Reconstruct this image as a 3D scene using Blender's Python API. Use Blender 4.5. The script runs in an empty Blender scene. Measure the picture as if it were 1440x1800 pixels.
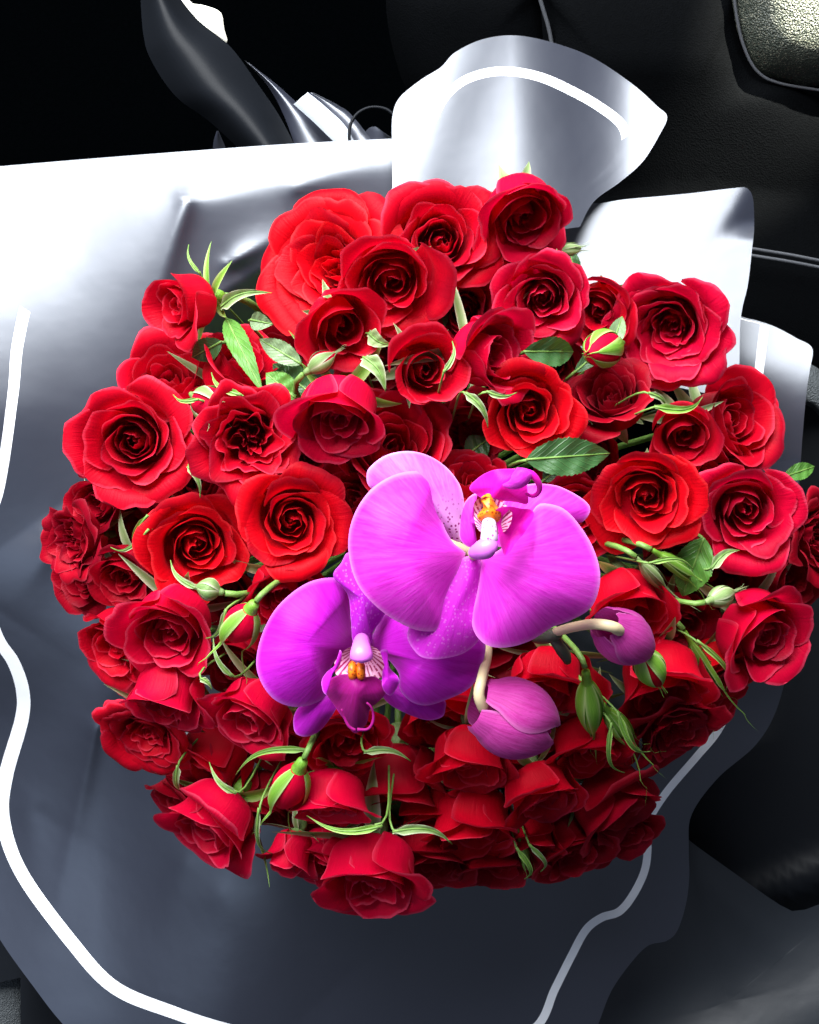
import bpy, math, random
import numpy as np
from mathutils import Vector, Matrix, Quaternion
sc = bpy.context.scene
COL = sc.collection

# ------------------------------------------------------------------ camera, world, lights
D, S = 0.60, 0.00025            # camera height over the flowers (m), metres per photo pixel at z = 0
cam = bpy.data.cameras.new('camera')
cam.sensor_fit = 'HORIZONTAL'; cam.sensor_width = 36.0
cam.lens = 36.0 * D / (1440 * S)
cam.clip_start = 0.01; cam.clip_end = 50
camo = bpy.data.objects.new('camera', cam); COL.objects.link(camo)
camo.location = (0, 0, D)
sc.camera = camo
W = bpy.data.worlds.new('World'); sc.world = W; W.use_nodes = True
bg = W.node_tree.nodes['Background']
bg.inputs[0].default_value = (0.70, 0.79, 1.0, 1); bg.inputs[1].default_value = 0.165
sc.view_settings.view_transform = 'Standard'; sc.view_settings.look = 'None'
sc.view_settings.exposure = 0.0; sc.view_settings.gamma = 1.0

def area(name, loc, target, sx, sy, power, col):
    l = bpy.data.lights.new(name, 'AREA'); l.shape = 'RECTANGLE'; l.size = sx; l.size_y = sy
    l.energy = power; l.color = col
    o = bpy.data.objects.new(name, l); COL.objects.link(o); o.location = loc
    d = Vector(target) - Vector(loc); o.rotation_euler = d.to_track_quat('-Z', 'Y').to_euler()
    return o
area('window_light', (-0.35, 1.00, 0.82), (0, 0.05, -0.05), 1.50, 1.05, 120, (0.95, 0.975, 1.0))
area('side_fill_light', (-1.25, -0.75, 0.75), (0, 0, 0), 0.9, 0.7, 4.5, (0.60, 0.76, 1.0))  # bluish fill lamp added at the lower left, for an assumed unseen window
def spot(name, loc, target, ang, power, col, blend=0.3):
    l = bpy.data.lights.new(name, 'SPOT'); l.spot_size = math.radians(ang); l.spot_blend = blend
    l.energy = power; l.color = col; l.shadow_soft_size = 0.004
    o = bpy.data.objects.new(name, l); COL.objects.link(o); o.location = loc
    d = Vector(target) - Vector(loc); o.rotation_euler = d.to_track_quat('-Z', 'Y').to_euler()
    return o

def P(px, py, z):
    """Point at depth z seen at photo pixel (px, py)."""
    k = S * (D - z) / D
    return Vector(((px - 720) * k, (900 - py) * k, z))
def PN(px, py, z):
    k = S * (D - z) / D
    return np.stack([(px - 720) * k, (900 - py) * k, z], -1)

# ------------------------------------------------------------------ helpers
def tag(o, label=None, cat=None, group=None, kind=None):
    if label: o['label'] = label
    if cat: o['category'] = cat
    if group: o['group'] = group
    if kind: o['kind'] = kind
    return o
def empty(name, loc=(0, 0, 0), quat=None, scale=1.0):
    o = bpy.data.objects.new(name, None); COL.objects.link(o)
    o.empty_display_size = 0.01
    o.location = loc
    o.rotation_mode = 'QUATERNION'
    if quat is not None: o.rotation_quaternion = quat
    o.scale = (scale,) * 3
    return o
def link_mesh(name, me, mat, parent=None):
    o = bpy.data.objects.new(name, me); COL.objects.link(o)
    if mat is not None:
        for m in (mat if isinstance(mat, (list, tuple)) else [mat]): me.materials.append(m)
    if parent is not None: o.parent = parent
    return o
def make_mesh(name, verts, faces, attrs=None, smooth=True, mats=None):
    me = bpy.data.meshes.new(name)
    me.from_pydata([tuple(v) for v in verts], [], faces)
    if smooth: me.polygons.foreach_set('use_smooth', [True] * len(me.polygons))
    if mats is not None: me.polygons.foreach_set('material_index', mats)
    for k, a in (attrs or {}).items():
        at = me.attributes.new(k, 'FLOAT', 'POINT'); at.data.foreach_set('value', np.asarray(a, dtype=np.float32).ravel())
    me.update()
    return me
def grid_faces(nu, nv, wrap=False):
    f = []
    for j in range(nv - 1):
        for i in range(nu if wrap else nu - 1):
            i2 = (i + 1) % nu
            f.append((j * nu + i, j * nu + i2, (j + 1) * nu + i2, (j + 1) * nu + i))
    return f
def ss(x):
    x = np.clip(x, 0, 1); return x * x * (3 - 2 * x)
def catmull(pts, n, closed=False):
    p = np.array(pts, float)
    m = len(p)
    if closed: q = np.vstack([p[-1], p, p[0], p[1]]); segs = m
    else: q = np.vstack([2 * p[0] - p[1], p, 2 * p[-1] - p[-2]]); segs = m - 1
    fine = []
    for i in range(segs):
        a, b, c, d = q[i], q[i + 1], q[i + 2], q[i + 3]
        t = np.linspace(0, 1, 16, endpoint=False)[:, None]
        fine.append(0.5 * ((2 * b) + (c - a) * t + (2 * a - 5 * b + 4 * c - d) * t * t + (3 * b - a - 3 * c + d) * t ** 3))
    fine = np.vstack(fine + ([fine[0][:1]] if closed else [p[-1:]]))
    s = np.concatenate([[0], np.cumsum(np.linalg.norm(np.diff(fine, axis=0), axis=1))])
    u = np.linspace(0, s[-1], n, endpoint=not closed)
    return np.stack([np.interp(u, s, fine[:, k]) for k in range(p.shape[1])], -1)
def tube(path, radii, sides=8, cap=True):
    """Swept tube along path (list of 3-vectors) with a radius per point."""
    path = [Vector(p) for p in path]
    verts, n = [], len(path)
    ref = Vector((0.31, 0.22, 0.9))
    for i, p in enumerate(path):
        t = (path[min(i + 1, n - 1)] - path[max(i - 1, 0)]).normalized()
        a = t.cross(ref)
        if a.length < 1e-4: a = t.cross(Vector((1, 0, 0)))
        a.normalize(); b = t.cross(a)
        for k in range(sides):
            an = 2 * math.pi * k / sides
            verts.append(p + (a * math.cos(an) + b * math.sin(an)) * radii[i])
    f = grid_faces(sides, n, True)
    if cap: f += [tuple(range(sides))[::-1], tuple(range((n - 1) * sides, n * sides))]
    return verts, f
def bez(p0, p1, p2, p3, n):
    out = []
    for i in range(n):
        t = i / (n - 1); s = 1 - t
        out.append(p0 * s ** 3 + p1 * 3 * s * s * t + p2 * 3 * s * t * t + p3 * t ** 3)
    return out

# ------------------------------------------------------------------ materials
class NT:
    def __init__(self, name):
        self.m = bpy.data.materials.new(name); self.m.use_nodes = True
        self.t = self.m.node_tree; self.n = self.t.nodes
        self.b = self.n['Principled BSDF']; self.out = self.n['Material Output']
    def add(self, typ, **kw):
        nd = self.n.new(typ)
        for k, v in kw.items(): setattr(nd, k, v)
        return nd
    def link(self, a, b): self.t.links.new(a, b)
    def attr(self, name): return self.add('ShaderNodeAttribute', attribute_name=name).outputs['Fac']
    def math(self, op, a, b=None, clamp=False):
        nd = self.add('ShaderNodeMath', operation=op, use_clamp=clamp)
        for i, v in enumerate((a, b)):
            if v is None: continue
            if hasattr(v, 'links'): self.link(v, nd.inputs[i])
            else: nd.inputs[i].default_value = v
        return nd.outputs[0]
    def mix(self, f, a, b, typ='MIX'):
        nd = self.add('ShaderNodeMix', data_type='RGBA', blend_type=typ)
        for i, v in ((0, f), (6, a), (7, b)):
            if hasattr(v, 'links'): self.link(v, nd.inputs[i])
            elif i == 0: nd.inputs[0].default_value = v
            else: nd.inputs[i].default_value = (*v, 1)
        return nd.outputs[2]
    def ramp(self, f, stops):
        nd = self.add('ShaderNodeValToRGB'); cr = nd.color_ramp
        while len(cr.elements) < len(stops): cr.elements.new(0.5)
        for e, (p, c) in zip(cr.elements, stops):
            e.position = p; e.color = (*c, 1) if len(c) == 3 else c
        self.link(f, nd.inputs[0]); return nd.outputs[0]
    def coords(self, which='Object', scale=(1, 1, 1)):
        tc = self.add('ShaderNodeTexCoord'); mp = self.add('ShaderNodeMapping')
        mp.inputs['Scale'].default_value = scale
        self.link(tc.outputs[which], mp.inputs[0]); return mp.outputs[0]
    def noise(self, vec, scale, detail=3, rough=0.55):
        nd = self.add('ShaderNodeTexNoise'); nd.inputs['Scale'].default_value = scale
        nd.inputs['Detail'].default_value = detail; nd.inputs['Roughness'].default_value = rough
        if vec is not None: self.link(vec, nd.inputs['Vector'])
        return nd.outputs['Fac']
    def comb(self, x, y, z=0.0):
        nd = self.add('ShaderNodeCombineXYZ')
        for i, v in enumerate((x, y, z)):
            if hasattr(v, 'links'): self.link(v, nd.inputs[i])
            else: nd.inputs[i].default_value = v
        return nd.outputs[0]
    def bump(self, h, strength, dist):
        nd = self.add('ShaderNodeBump'); nd.inputs['Strength'].default_value = strength
        nd.inputs['Distance'].default_value = dist
        self.link(h, nd.inputs['Height']); return nd.outputs[0]
    def set(self, **kw):
        for k, v in kw.items():
            i = self.b.inputs[k.replace('_', ' ')]
            if hasattr(v, 'links'): self.link(v, i)
            elif isinstance(v, tuple) and len(v) == 3: i.default_value = (*v, 1)
            else: i.default_value = v
    def translucent(self, fac, col, normal=None):
        tr = self.add('ShaderNodeBsdfTranslucent')
        if hasattr(col, 'links'): self.link(col, tr.inputs[0])
        else: tr.inputs[0].default_value = (*col, 1)
        mx = self.add('ShaderNodeMixShader'); mx.inputs[0].default_value = fac
        self.link(self.b.outputs[0], mx.inputs[1]); self.link(tr.outputs[0], mx.inputs[2])
        self.link(mx.outputs[0], self.out.inputs[0])
        if normal is not None: self.link(normal, tr.inputs['Normal'])

def petal_mat(name, main, dark, rim):
    t = NT(name)
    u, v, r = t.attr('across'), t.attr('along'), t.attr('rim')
    oi = t.add('ShaderNodeObjectInfo').outputs['Random']
    vec = t.comb(t.math('MULTIPLY', u, 26.0), t.math('MULTIPLY', v, 2.2), t.math('MULTIPLY', oi, 40.0))
    n1 = t.noise(vec, 1.0, 4, 0.6)
    blot = t.noise(t.comb(t.math('MULTIPLY', u, 1.6), t.math('MULTIPLY', v, 1.8), t.math('MULTIPLY', oi, 90.0)), 1.0, 3)
    f = t.math('ADD', t.math('MULTIPLY', n1, 0.45), t.math('MULTIPLY', blot, 0.75))
    col = t.mix(t.math('SUBTRACT', f, 0.18, True), dark, main)
    col = t.mix(t.math('MULTIPLY', oi, 0.28), col, dark)
    col = t.mix(t.math('MULTIPLY', r, 0.5), col, rim)  # light caught on the thin petal edges, put into the colour
    # some petals have bruised, darker edges
    edge = t.math('MULTIPLY', t.math('GREATER_THAN', t.math('FRACT', t.math('MULTIPLY', oi, 7.31)), 0.72), t.math('SUBTRACT', t.math('MULTIPLY', t.math('ADD', t.math('MULTIPLY', v, 1.3), t.math('MULTIPLY', blot, 0.8)), 1.0), 1.38, True))
    col = t.mix(t.math('MULTIPLY', edge, 1.8, True), col, (0.16, 0.001, 0.012))
    nb = t.bump(t.math('ADD', t.math('MULTIPLY', n1, 0.6), blot), 0.35, 0.0018)
    t.set(Base_Color=col, Roughness=0.50, Specular_IOR_Level=0.09, Sheen_Weight=0.03, Sheen_Roughness=0.45,
          Sheen_Tint=(1.0, 0.35, 0.5), Normal=nb)
    t.translucent(0.34, col)
    return t.m
M = {}
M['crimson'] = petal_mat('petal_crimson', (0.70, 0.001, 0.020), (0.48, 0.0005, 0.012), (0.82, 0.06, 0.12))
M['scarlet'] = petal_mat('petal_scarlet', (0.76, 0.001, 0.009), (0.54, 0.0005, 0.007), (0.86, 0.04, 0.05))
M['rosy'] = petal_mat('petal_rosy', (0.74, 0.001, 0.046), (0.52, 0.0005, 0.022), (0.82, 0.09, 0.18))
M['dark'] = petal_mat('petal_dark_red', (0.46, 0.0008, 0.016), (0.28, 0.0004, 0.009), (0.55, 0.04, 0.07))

def green_mat(name, a, b, rough=0.5, edge=None, trans=0.2):
    t = NT(name)
    u, v = t.attr('across'), t.attr('along')
    oi = t.add('ShaderNodeObjectInfo').outputs['Random']
    n = t.noise(t.comb(t.math('MULTIPLY', u, 9.0), t.math('MULTIPLY', v, 7.0), t.math('MULTIPLY', oi, 30.0)), 1.0, 4)
    col = t.mix(t.math('MULTIPLY', t.math('SUBTRACT', n, 0.25), 1.8, True), a, b)
    if edge is not None:
        col = t.mix(t.math('MULTIPLY', t.attr('rim'), 0.8), col, edge)
    nb = t.bump(n, 0.3, 0.0012)
    t.set(Base_Color=col, Roughness=rough, Specular_IOR_Level=0.4, Normal=nb)
    t.translucent(trans, t.mix(0.5, col, (0.25, 0.45, 0.04)))
    return t.m
M['sepal'] = green_mat('sepal_green', (0.14, 0.24, 0.06), (0.30, 0.40, 0.17), 0.55, (0.55, 0.58, 0.38))
M['sepal_pale'] = green_mat('sepal_pale_green', (0.11, 0.21, 0.05), (0.22, 0.32, 0.11), 0.55, (0.62, 0.62, 0.45))
M['sepal_bright'] = green_mat('sepal_bright_green', (0.10, 0.28, 0.02), (0.22, 0.42, 0.045), 0.42, (0.50, 0.62, 0.25))
M['stem'] = green_mat('stem_green', (0.09, 0.20, 0.03), (0.18, 0.30, 0.07), 0.5, None, 0.05)

def leaf_mat(name, a, b, vein):
    t = NT(name)
    u, v = t.attr('across'), t.attr('along')
    au = t.math('ABSOLUTE', u)
    # side veins run forward from the midrib
    ph = t.math('SUBTRACT', t.math('MULTIPLY', v, 9.0), t.math('MULTIPLY', au, 2.6))
    w = t.math('ABSOLUTE', t.math('SUBTRACT', t.math('FRACT', ph), 0.5))
    vl = t.math('SUBTRACT', 1.0, t.math('MULTIPLY', w, 9.0), True)
    mid = t.math('SUBTRACT', 1.0, t.math('MULTIPLY', au, 16.0), True)
    vs = t.math('MAXIMUM', t.math('MULTIPLY', vl, 0.5), mid)
    n = t.noise(t.comb(t.math('MULTIPLY', u, 4.0), t.math('MULTIPLY', v, 6.0)), 1.0, 5)
    col = t.mix(n, a, b)
    col = t.mix(t.math('MULTIPLY', vs, 0.55), col, vein)
    h = t.math('SUBTRACT', t.math('MULTIPLY', n, 0.5), vs)
    t.set(Base_Color=col, Roughness=0.42, Specular_IOR_Level=0.45, Normal=t.bump(h, 0.5, 0.0012))
    t.translucent(0.15, t.mix(0.5, col, (0.15, 0.35, 0.03)))
    return t.m
M['leaf'] = leaf_mat('leaf_dark_green', (0.020, 0.070, 0.018), (0.045, 0.125, 0.035), (0.12, 0.22, 0.08))
M['leaf_pale'] = leaf_mat('leaf_grey_green', (0.12, 0.20, 0.09), (0.20, 0.29, 0.14), (0.30, 0.38, 0.22))
M['leaf_bright'] = leaf_mat('leaf_bright_green', (0.05, 0.17, 0.025), (0.11, 0.27, 0.04), (0.22, 0.36, 0.10))

# florist's film: slate grey, matte satin
def film_mat(name, col, rough, spec, trans=0.0, bump=0.10, ior=1.5, tint=(1, 1, 1)):
    t = NT(name)
    vec = t.coords('Object')
    n = t.noise(vec, 34.0, 3, 0.5); f = t.noise(vec, 900.0, 2, 0.5)
    c = t.mix(n, tuple(x * 0.92 for x in col), tuple(x * 1.08 for x in col))
    vo = t.add('ShaderNodeTexVoronoi', feature='SMOOTH_F1'); vo.inputs['Scale'].default_value = 13.0; vo.inputs['Smoothness'].default_value = 0.35
    wv = t.add('ShaderNodeVectorMath', operation='ADD'); t.link(vec, wv.inputs[0])
    nz = t.add('ShaderNodeTexNoise'); nz.inputs['Scale'].default_value = 9.0; t.link(vec, nz.inputs['Vector'])
    ns = t.add('ShaderNodeVectorMath', operation='SCALE'); ns.inputs['Scale'].default_value = 0.10; t.link(nz.outputs['Color'], ns.inputs[0])
    t.link(ns.outputs[0], wv.inputs[1]); t.link(wv.outputs[0], vo.inputs['Vector'])
    n = t.math('ADD', n, t.math('MULTIPLY', vo.outputs['Distance'], 1.6))
    t.set(Base_Color=c, Roughness=rough, Specular_IOR_Level=spec, IOR=ior, Specular_Tint=tint, Normal=t.bump(t.math('ADD', n, t.math('MULTIPLY', f, 0.03)), bump, 0.004))
    if trans: t.translucent(trans, (0.55, 0.58, 0.66))
    return t.m
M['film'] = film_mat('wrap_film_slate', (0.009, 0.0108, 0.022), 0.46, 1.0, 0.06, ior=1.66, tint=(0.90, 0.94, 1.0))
M['stripe'] = film_mat('wrap_white_print', (0.86, 0.87, 0.90), 0.42, 0.7, 0.0)
M['black_film'] = film_mat('wrap_film_black', (0.005, 0.006, 0.008), 0.50, 0.10, 0.0)
M['outer_film'] = film_mat('wrap_film_charcoal', (0.016, 0.020, 0.026), 0.45, 0.55, 0.0, 0.12)
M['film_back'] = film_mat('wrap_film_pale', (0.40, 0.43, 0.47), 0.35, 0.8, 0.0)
def leather_mat(name, col, scale, strength, rough=0.5, spec=0.3):
    t = NT(name)
    vec = t.coords('Object')
    vo = t.add('ShaderNodeTexVoronoi'); vo.inputs['Scale'].default_value = scale; t.link(vec, vo.inputs['Vector'])
    n = t.noise(vec, scale * 0.35, 3)
    h = t.math('ADD', t.math('MULTIPLY', vo.outputs['Distance'], 1.0), t.math('MULTIPLY', n, 0.5))
    t.set(Base_Color=t.mix(n, tuple(x * 0.7 for x in col), tuple(x * 1.3 for x in col)), Roughness=rough, Specular_IOR_Level=spec,
          Normal=t.bump(h, strength, 0.0009))
    return t.m
M['leather'] = leather_mat('seat_leather', (0.0012, 0.0014, 0.0017), 1100, 0.25, 0.75, 0.01)
def plush_mat():
    t = NT('seat_plush')
    vec = t.coords('Object')
    vo = t.add('ShaderNodeTexVoronoi'); vo.inputs['Scale'].default_value = 1000; t.link(vec, vo.inputs['Vector'])
    n = t.noise(vec, 420, 4, 0.7)
    sp = t.math('MULTIPLY', t.math('LESS_THAN', vo.outputs['Distance'], 0.34), t.math('GREATER_THAN', n, 0.50))
    t.set(Base_Color=t.mix(sp, (0.030, 0.036, 0.028), (0.16, 0.16, 0.12)), Roughness=0.45, Specular_IOR_Level=0.4,
          Normal=t.bump(t.math('ADD', vo.outputs['Distance'], n), 0.7, 0.0010))
    return t.m
M['plush'] = plush_mat()
M['carpet'] = leather_mat('floor_carpet', (0.0002, 0.0003, 0.0004), 900, 0.3, 0.95, 0.0)
M['mat'] = leather_mat('ribbed_mat', (0.055, 0.062, 0.066), 1200, 0.9, 0.6, 0.3)

def flat_mat(name, col, rough=0.5, spec=0.4):
    t = NT(name)
    n = t.noise(t.coords('Object'), 300.0, 3)
    t.set(Base_Color=t.mix(n, tuple(x * 0.85 for x in col), col), Roughness=rough, Specular_IOR_Level=spec)
    return t.m
M['thread'] = flat_mat('seam_thread', (0.045, 0.048, 0.055), 0.6)
M['pale_trim'] = flat_mat('pale_trim', (0.85, 0.83, 0.72), 0.5)

# orchid tepals: radial veins from the attachment point, pale rim
def orchid_mat(name, main, pale, vein, rimc, speck=0.0, rimw=0.7):
    t = NT(name)
    a, d, r = t.attr('ang'), t.attr('dist'), t.attr('rim')
    vec = t.comb(t.math('MULTIPLY', a, 16.0), t.math('MULTIPLY', d, 3.0))
    n1 = t.noise(vec, 1.0, 4, 0.6)
    n2 = t.noise(t.comb(t.math('MULTIPLY', a, 46.0), t.math('MULTIPLY', d, 11.0)), 1.0, 3, 0.6)
    col = t.mix(t.math('MULTIPLY', t.math('SUBTRACT', n1, 0.30), 2.2, True), main, pale)
    col = t.mix(t.math('MULTIPLY', t.math('SUBTRACT', n2, 0.55), 2.5, True), col, vein)
    br = t.noise(t.coords('Object'), 95.0, 4, 0.6)
    col = t.mix(t.math('MULTIPLY', t.math('SUBTRACT', br, 0.48), 1.6, True), col, pale)
    lines = t.math('ABSOLUTE', t.math('SUBTRACT', t.math('FRACT', t.math('ADD', t.math('MULTIPLY', a, 9.0), t.math('MULTIPLY', n1, 1.1))), 0.5))
    col = t.mix(t.math('MULTIPLY', t.math('SUBTRACT', 1.0, t.math('MULTIPLY', lines, 7.0), True), 0.30), col, vein)
    col = t.mix(t.math('MULTIPLY', r, rimw * 0.6), col, rimc)
    if speck:
        vo = t.add('ShaderNodeTexVoronoi'); vo.inputs['Scale'].default_value = 620.0
        t.link(t.coords('Object'), vo.inputs['Vector'])
        sp = t.math('LESS_THAN', vo.outputs['Distance'], 0.30)
        near = t.math('SUBTRACT', 1.0, t.math('MULTIPLY', d, 1.9), True)
        if speck < 0:   # pale flecks all over
            col = t.mix(t.math('MULTIPLY', sp, 0.13), col, (0.85, 0.45, 0.85))
        else:
            col = t.mix(t.math('MULTIPLY', near, 0.8), col, (0.90, 0.66, 0.90))
            col = t.mix(t.math('MULTIPLY', t.math('MULTIPLY', sp, near), 1.7, True), col, (0.25, 0.005, 0.16))
    t.set(Base_Color=col, Roughness=0.5, Specular_IOR_Level=0.15, Sheen_Weight=0.06, Sheen_Tint=(1.0, 0.7, 1.0),
          Normal=t.bump(t.math('ADD', n1, t.math('MULTIPLY', n2, 0.5)), 0.18, 0.0012))
    t.translucent(0.25, col)
    return t.m
M['orchid_pink'] = orchid_mat('orchid_pink', (0.60, 0.012, 0.50), (0.72, 0.060, 0.64), (0.42, 0.004, 0.34), (0.88, 0.40, 0.86))
M['orchid_pink_speck'] = orchid_mat('orchid_pink_speckled', (0.54, 0.06, 0.55), (0.64, 0.15, 0.65), (0.50, 0.02, 0.45), (0.90, 0.5, 0.9), 1.0)
M['orchid_under'] = orchid_mat('orchid_deep_pink', (0.50, 0.012, 0.48), (0.58, 0.03, 0.56), (0.40, 0.015, 0.38), (0.70, 0.25, 0.75), -1.0)
M['orchid_purple'] = orchid_mat('orchid_purple', (0.41, 0.002, 0.40), (0.50, 0.016, 0.54), (0.28, 0.0015, 0.28), (0.72, 0.30, 0.88), 0.0, 0.6)
M['orchid_purple_speck'] = orchid_mat('orchid_purple_speckled', (0.36, 0.006, 0.40), (0.42, 0.02, 0.52), (0.28, 0.004, 0.33), (0.6, 0.22, 0.75), -1.0, 0.5)
M['lip_magenta'] = orchid_mat('lip_magenta', (0.80, 0.004, 0.40), (0.80, 0.01, 0.52), (0.62, 0.003, 0.25), (0.88, 0.10, 0.68), 0.0, 0.5)
M['lip_dark'] = orchid_mat('lip_dark_magenta', (0.24, 0.002, 0.11), (0.30, 0.004, 0.19), (0.15, 0.001, 0.06), (0.48, 0.02, 0.40), 0.0, 0.5)
def spotted_mat(name, basec, spot, scale, thr, stretch=(1, 1, 1)):
    t = NT(name)
    vo = t.add('ShaderNodeTexVoronoi'); vo.inputs['Scale'].default_value = scale
    t.link(t.coords('Object', stretch), vo.inputs['Vector'])
    sp = t.math('LESS_THAN', vo.outputs['Distance'], thr)
    t.set(Base_Color=t.mix(t.math('MULTIPLY', sp, 0.85), basec, spot), Roughness=0.42, Specular_IOR_Level=0.4)
    return t.m
M['column_white'] = spotted_mat('column_white', (0.70, 0.50, 0.70), (0.30, 0.02, 0.24), 620, 0.30)
M['callus'] = spotted_mat('callus_orange', (0.80, 0.17, 0.004), (0.30, 0.012, 0.003), 760, 0.34)
M['column_pink'] = flat_mat('column_pink', (0.74, 0.16, 0.76), 0.4)
def throat_mat():
    t = NT('throat_striped')
    a, d = t.attr('ang'), t.attr('dist')
    n = t.noise(t.comb(t.math('MULTIPLY', a, 3.0), t.math('MULTIPLY', d, 9.0)), 1.0, 3)
    st = t.math('ABSOLUTE', t.math('SUBTRACT', t.math('FRACT', t.math('ADD', t.math('MULTIPLY', a, 6.5), t.math('MULTIPLY', n, 0.5))), 0.5))
    f = t.math('MULTIPLY', t.math('LESS_THAN', st, 0.22), t.math('GREATER_THAN', n, 0.42))
    t.set(Base_Color=t.mix(f, (0.60, 0.26, 0.42), (0.24, 0.002, 0.07)), Roughness=0.45)
    return t.m
M['throat'] = throat_mat()
M['bud_mauve'] = orchid_mat('orchid_bud_mauve', (0.33, 0.014, 0.18), (0.46, 0.050, 0.30), (0.17, 0.005, 0.07), (0.72, 0.34, 0.62), 0.0, 0.4)
M['bud_stem'] = flat_mat('orchid_bud_stem', (0.62, 0.50, 0.30), 0.45)
M['node_dark'] = flat_mat('orchid_spike_dark', (0.07, 0.085, 0.05), 0.5)

# ------------------------------------------------------------------ surroundings: the car
def outline_sheet(name, outline, center, zfun, mat, parent=None, n=72, rings=9, base=None, closed_smooth=True, dense_edge=True):
    """A curved sheet: rings from a middle point out to a traced rim, each vertex at its own depth."""
    o = catmull(outline, n, True) if closed_smooth else resample(outline, n)
    c = np.array(center, float)
    rho = np.linspace(0, 1, rings + 1)[1:]
    if dense_edge: rho = np.concatenate([rho[:-1], [0.5 * (rho[-2] + 1), 0.975, 1.0]])
    xy = [c[None]] + [c + (o - c) * r for r in rho]
    R = np.concatenate([[0]] + [np.full(n, r) for r in rho])
    xy = np.vstack(xy)
    z = zfun(xy[:, 0], xy[:, 1], R)
    v = PN(xy[:, 0], xy[:, 1], z)
    f = [(0, 1 + i, 1 + (i + 1) % n) for i in range(n)]
    for k in range(len(rho) - 1):
        for i in range(n):
            i2 = (i + 1) % n
            f.append((1 + k * n + i, 1 + (k + 1) * n + i, 1 + (k + 1) * n + i2, 1 + k * n + i2))
    f = [t[::-1] for t in f]
    b = np.array(base if base is not None else center, float)
    dd = xy - b
    dist = np.linalg.norm(dd, axis=1); dist = dist / max(dist.max(), 1e-6)
    # the angle is measured from the petal's own long axis so that its seam falls outside it
    ax = c - b if np.linalg.norm(c - b) > 1 else np.array([1.0, 0.0])
    ang = np.arctan2(dd[:, 1] * ax[0] - dd[:, 0] * ax[1], dd[:, 0] * ax[0] + dd[:, 1] * ax[1])
    rim = ss((R - 0.93) / 0.07)
    me = make_mesh(name, v, f, dict(ang=ang, dist=dist, rim=rim, across=xy[:, 0] * 0.01, along=xy[:, 1] * 0.01))
    ob = link_mesh(name, me, mat, parent)
    return ob
def resample(pts, n):
    p = np.array(list(pts) + [pts[0]], float)
    s = np.concatenate([[0], np.cumsum(np.linalg.norm(np.diff(p, axis=0), axis=1))])
    u = np.linspace(0, s[-1], n, endpoint=False)
    return np.stack([np.interp(u, s, p[:, k]) for k in range(2)], -1)

fl = make_mesh('car_floor', [(-2, -2, -0.34), (2, -2, -0.34), (2, 2, -0.34), (-2, 2, -0.34)], [(0, 1, 2, 3)])
tag(link_mesh('car_floor', fl, M['carpet']), kind='structure')

seat = tag(empty('car_seat', P(1150, 150, -0.2)), 'black grained leather car seat behind the bouquet at the upper right', 'car seat')
seat_inv = Matrix.Translation(-seat.location)
def seat_part(name, *a, **k):
    o = outline_sheet(name, *a, **k); o.parent = seat; o.matrix_parent_inverse = seat_inv; return o
seat_part('side_panel', [(700, -60), (930, -60), (952, 0), (970, 60), (985, 120), (960, 260), (800, 260), (700, 120)], (840, 90),
          lambda x, y, r: -0.150 - 0.000125 * np.clip(y, -60, 300) - 0.02 * r ** 4, M['leather'], n=64, rings=8)
seat_part('backrest_panel', [(940, -70), (1120, -75), (1290, -70), (1300, 20), (1330, 120), (1460, 165), (1560, 420), (1560, 640), (1200, 660), (1010, 420), (960, 110), (950, 0)],
          (1180, 250), lambda x, y, r: -0.138 - 0.00006 * np.clip(y, -80, 110) - 0.00017 * np.clip(y - 110, 0, 230) - 0.018 * r ** 5, M['leather'], n=90, rings=14)
seat_part('side_bolster', [(1284, -80), (1400, -90), (1540, -80), (1560, 120), (1440, 150), (1370, 140), (1332, 122), (1305, 80), (1290, 20)], (1420, 30),
          lambda x, y, r: -0.125 - 0.00011 * np.clip(y, -90, 300) - 0.022 * r ** 3, M['plush'], n=72, rings=12)
def seam(pts, z, rad, mat, name, dashes=True):
    c = catmull(pts, 40)
    v, f = tube([P(x, y, z - 0.00012 * (y - pts[0][1])) for x, y in c], [rad] * 40, 6)
    o = link_mesh(name, make_mesh(name, v, f), mat, seat); o.matrix_parent_inverse = seat_inv
    return o
seam([(938, -40), (953, 10), (966, 55), (975, 110)], -0.139, 0.0012, M['thread'], 'piping')
seam([(1288, -50), (1294, 20), (1308, 82), (1332, 126), (1370, 146), (1450, 160)], -0.135, 0.0009, M['thread'], 'piping')
seam([(1290, 432), (1340, 440), (1400, 450), (1500, 470)], -0.168, 0.0011, M['thread'], 'seam')
seam([(1290, 444), (1340, 452), (1400, 462), (1500, 482)], -0.168, 0.0011, M['thread'], 'seam')
seat_part('seat_cushion', [(1330, 470), (1600, 470), (1650, 1000), (1650, 1700), (1250, 1700), (1150, 1300), (1250, 700)], (1400, 1050),
          lambda x, y, r: -0.275 - 0.03 * r ** 4, M['leather'], n=64, rings=10)
tr = outline_sheet('seat_belt_buckle', [(1395, 655), (1425, 640), (1480, 690), (1500, 780), (1470, 765), (1430, 720), (1400, 700)], (1440, 705),
                   lambda x, y, r: -0.165 - 0.01 * r ** 3, M['mat'], n=48, rings=6)
tag(tr, 'grey ribbed belt end poking out past the right edge of the wrap', 'seat belt')
tr = outline_sheet('sill_trim', [(290, -40), (322, 0), (362, 10), (388, 22), (394, 50), (398, 76), (360, 60), (318, 18)], (362, 28),
                   lambda x, y, r: -0.20 - 0.006 * r ** 3, M['pale_trim'], n=48, rings=6)
tag(tr, 'small pale sunlit trim patch beyond the black rolled sheet', 'trim')
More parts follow.
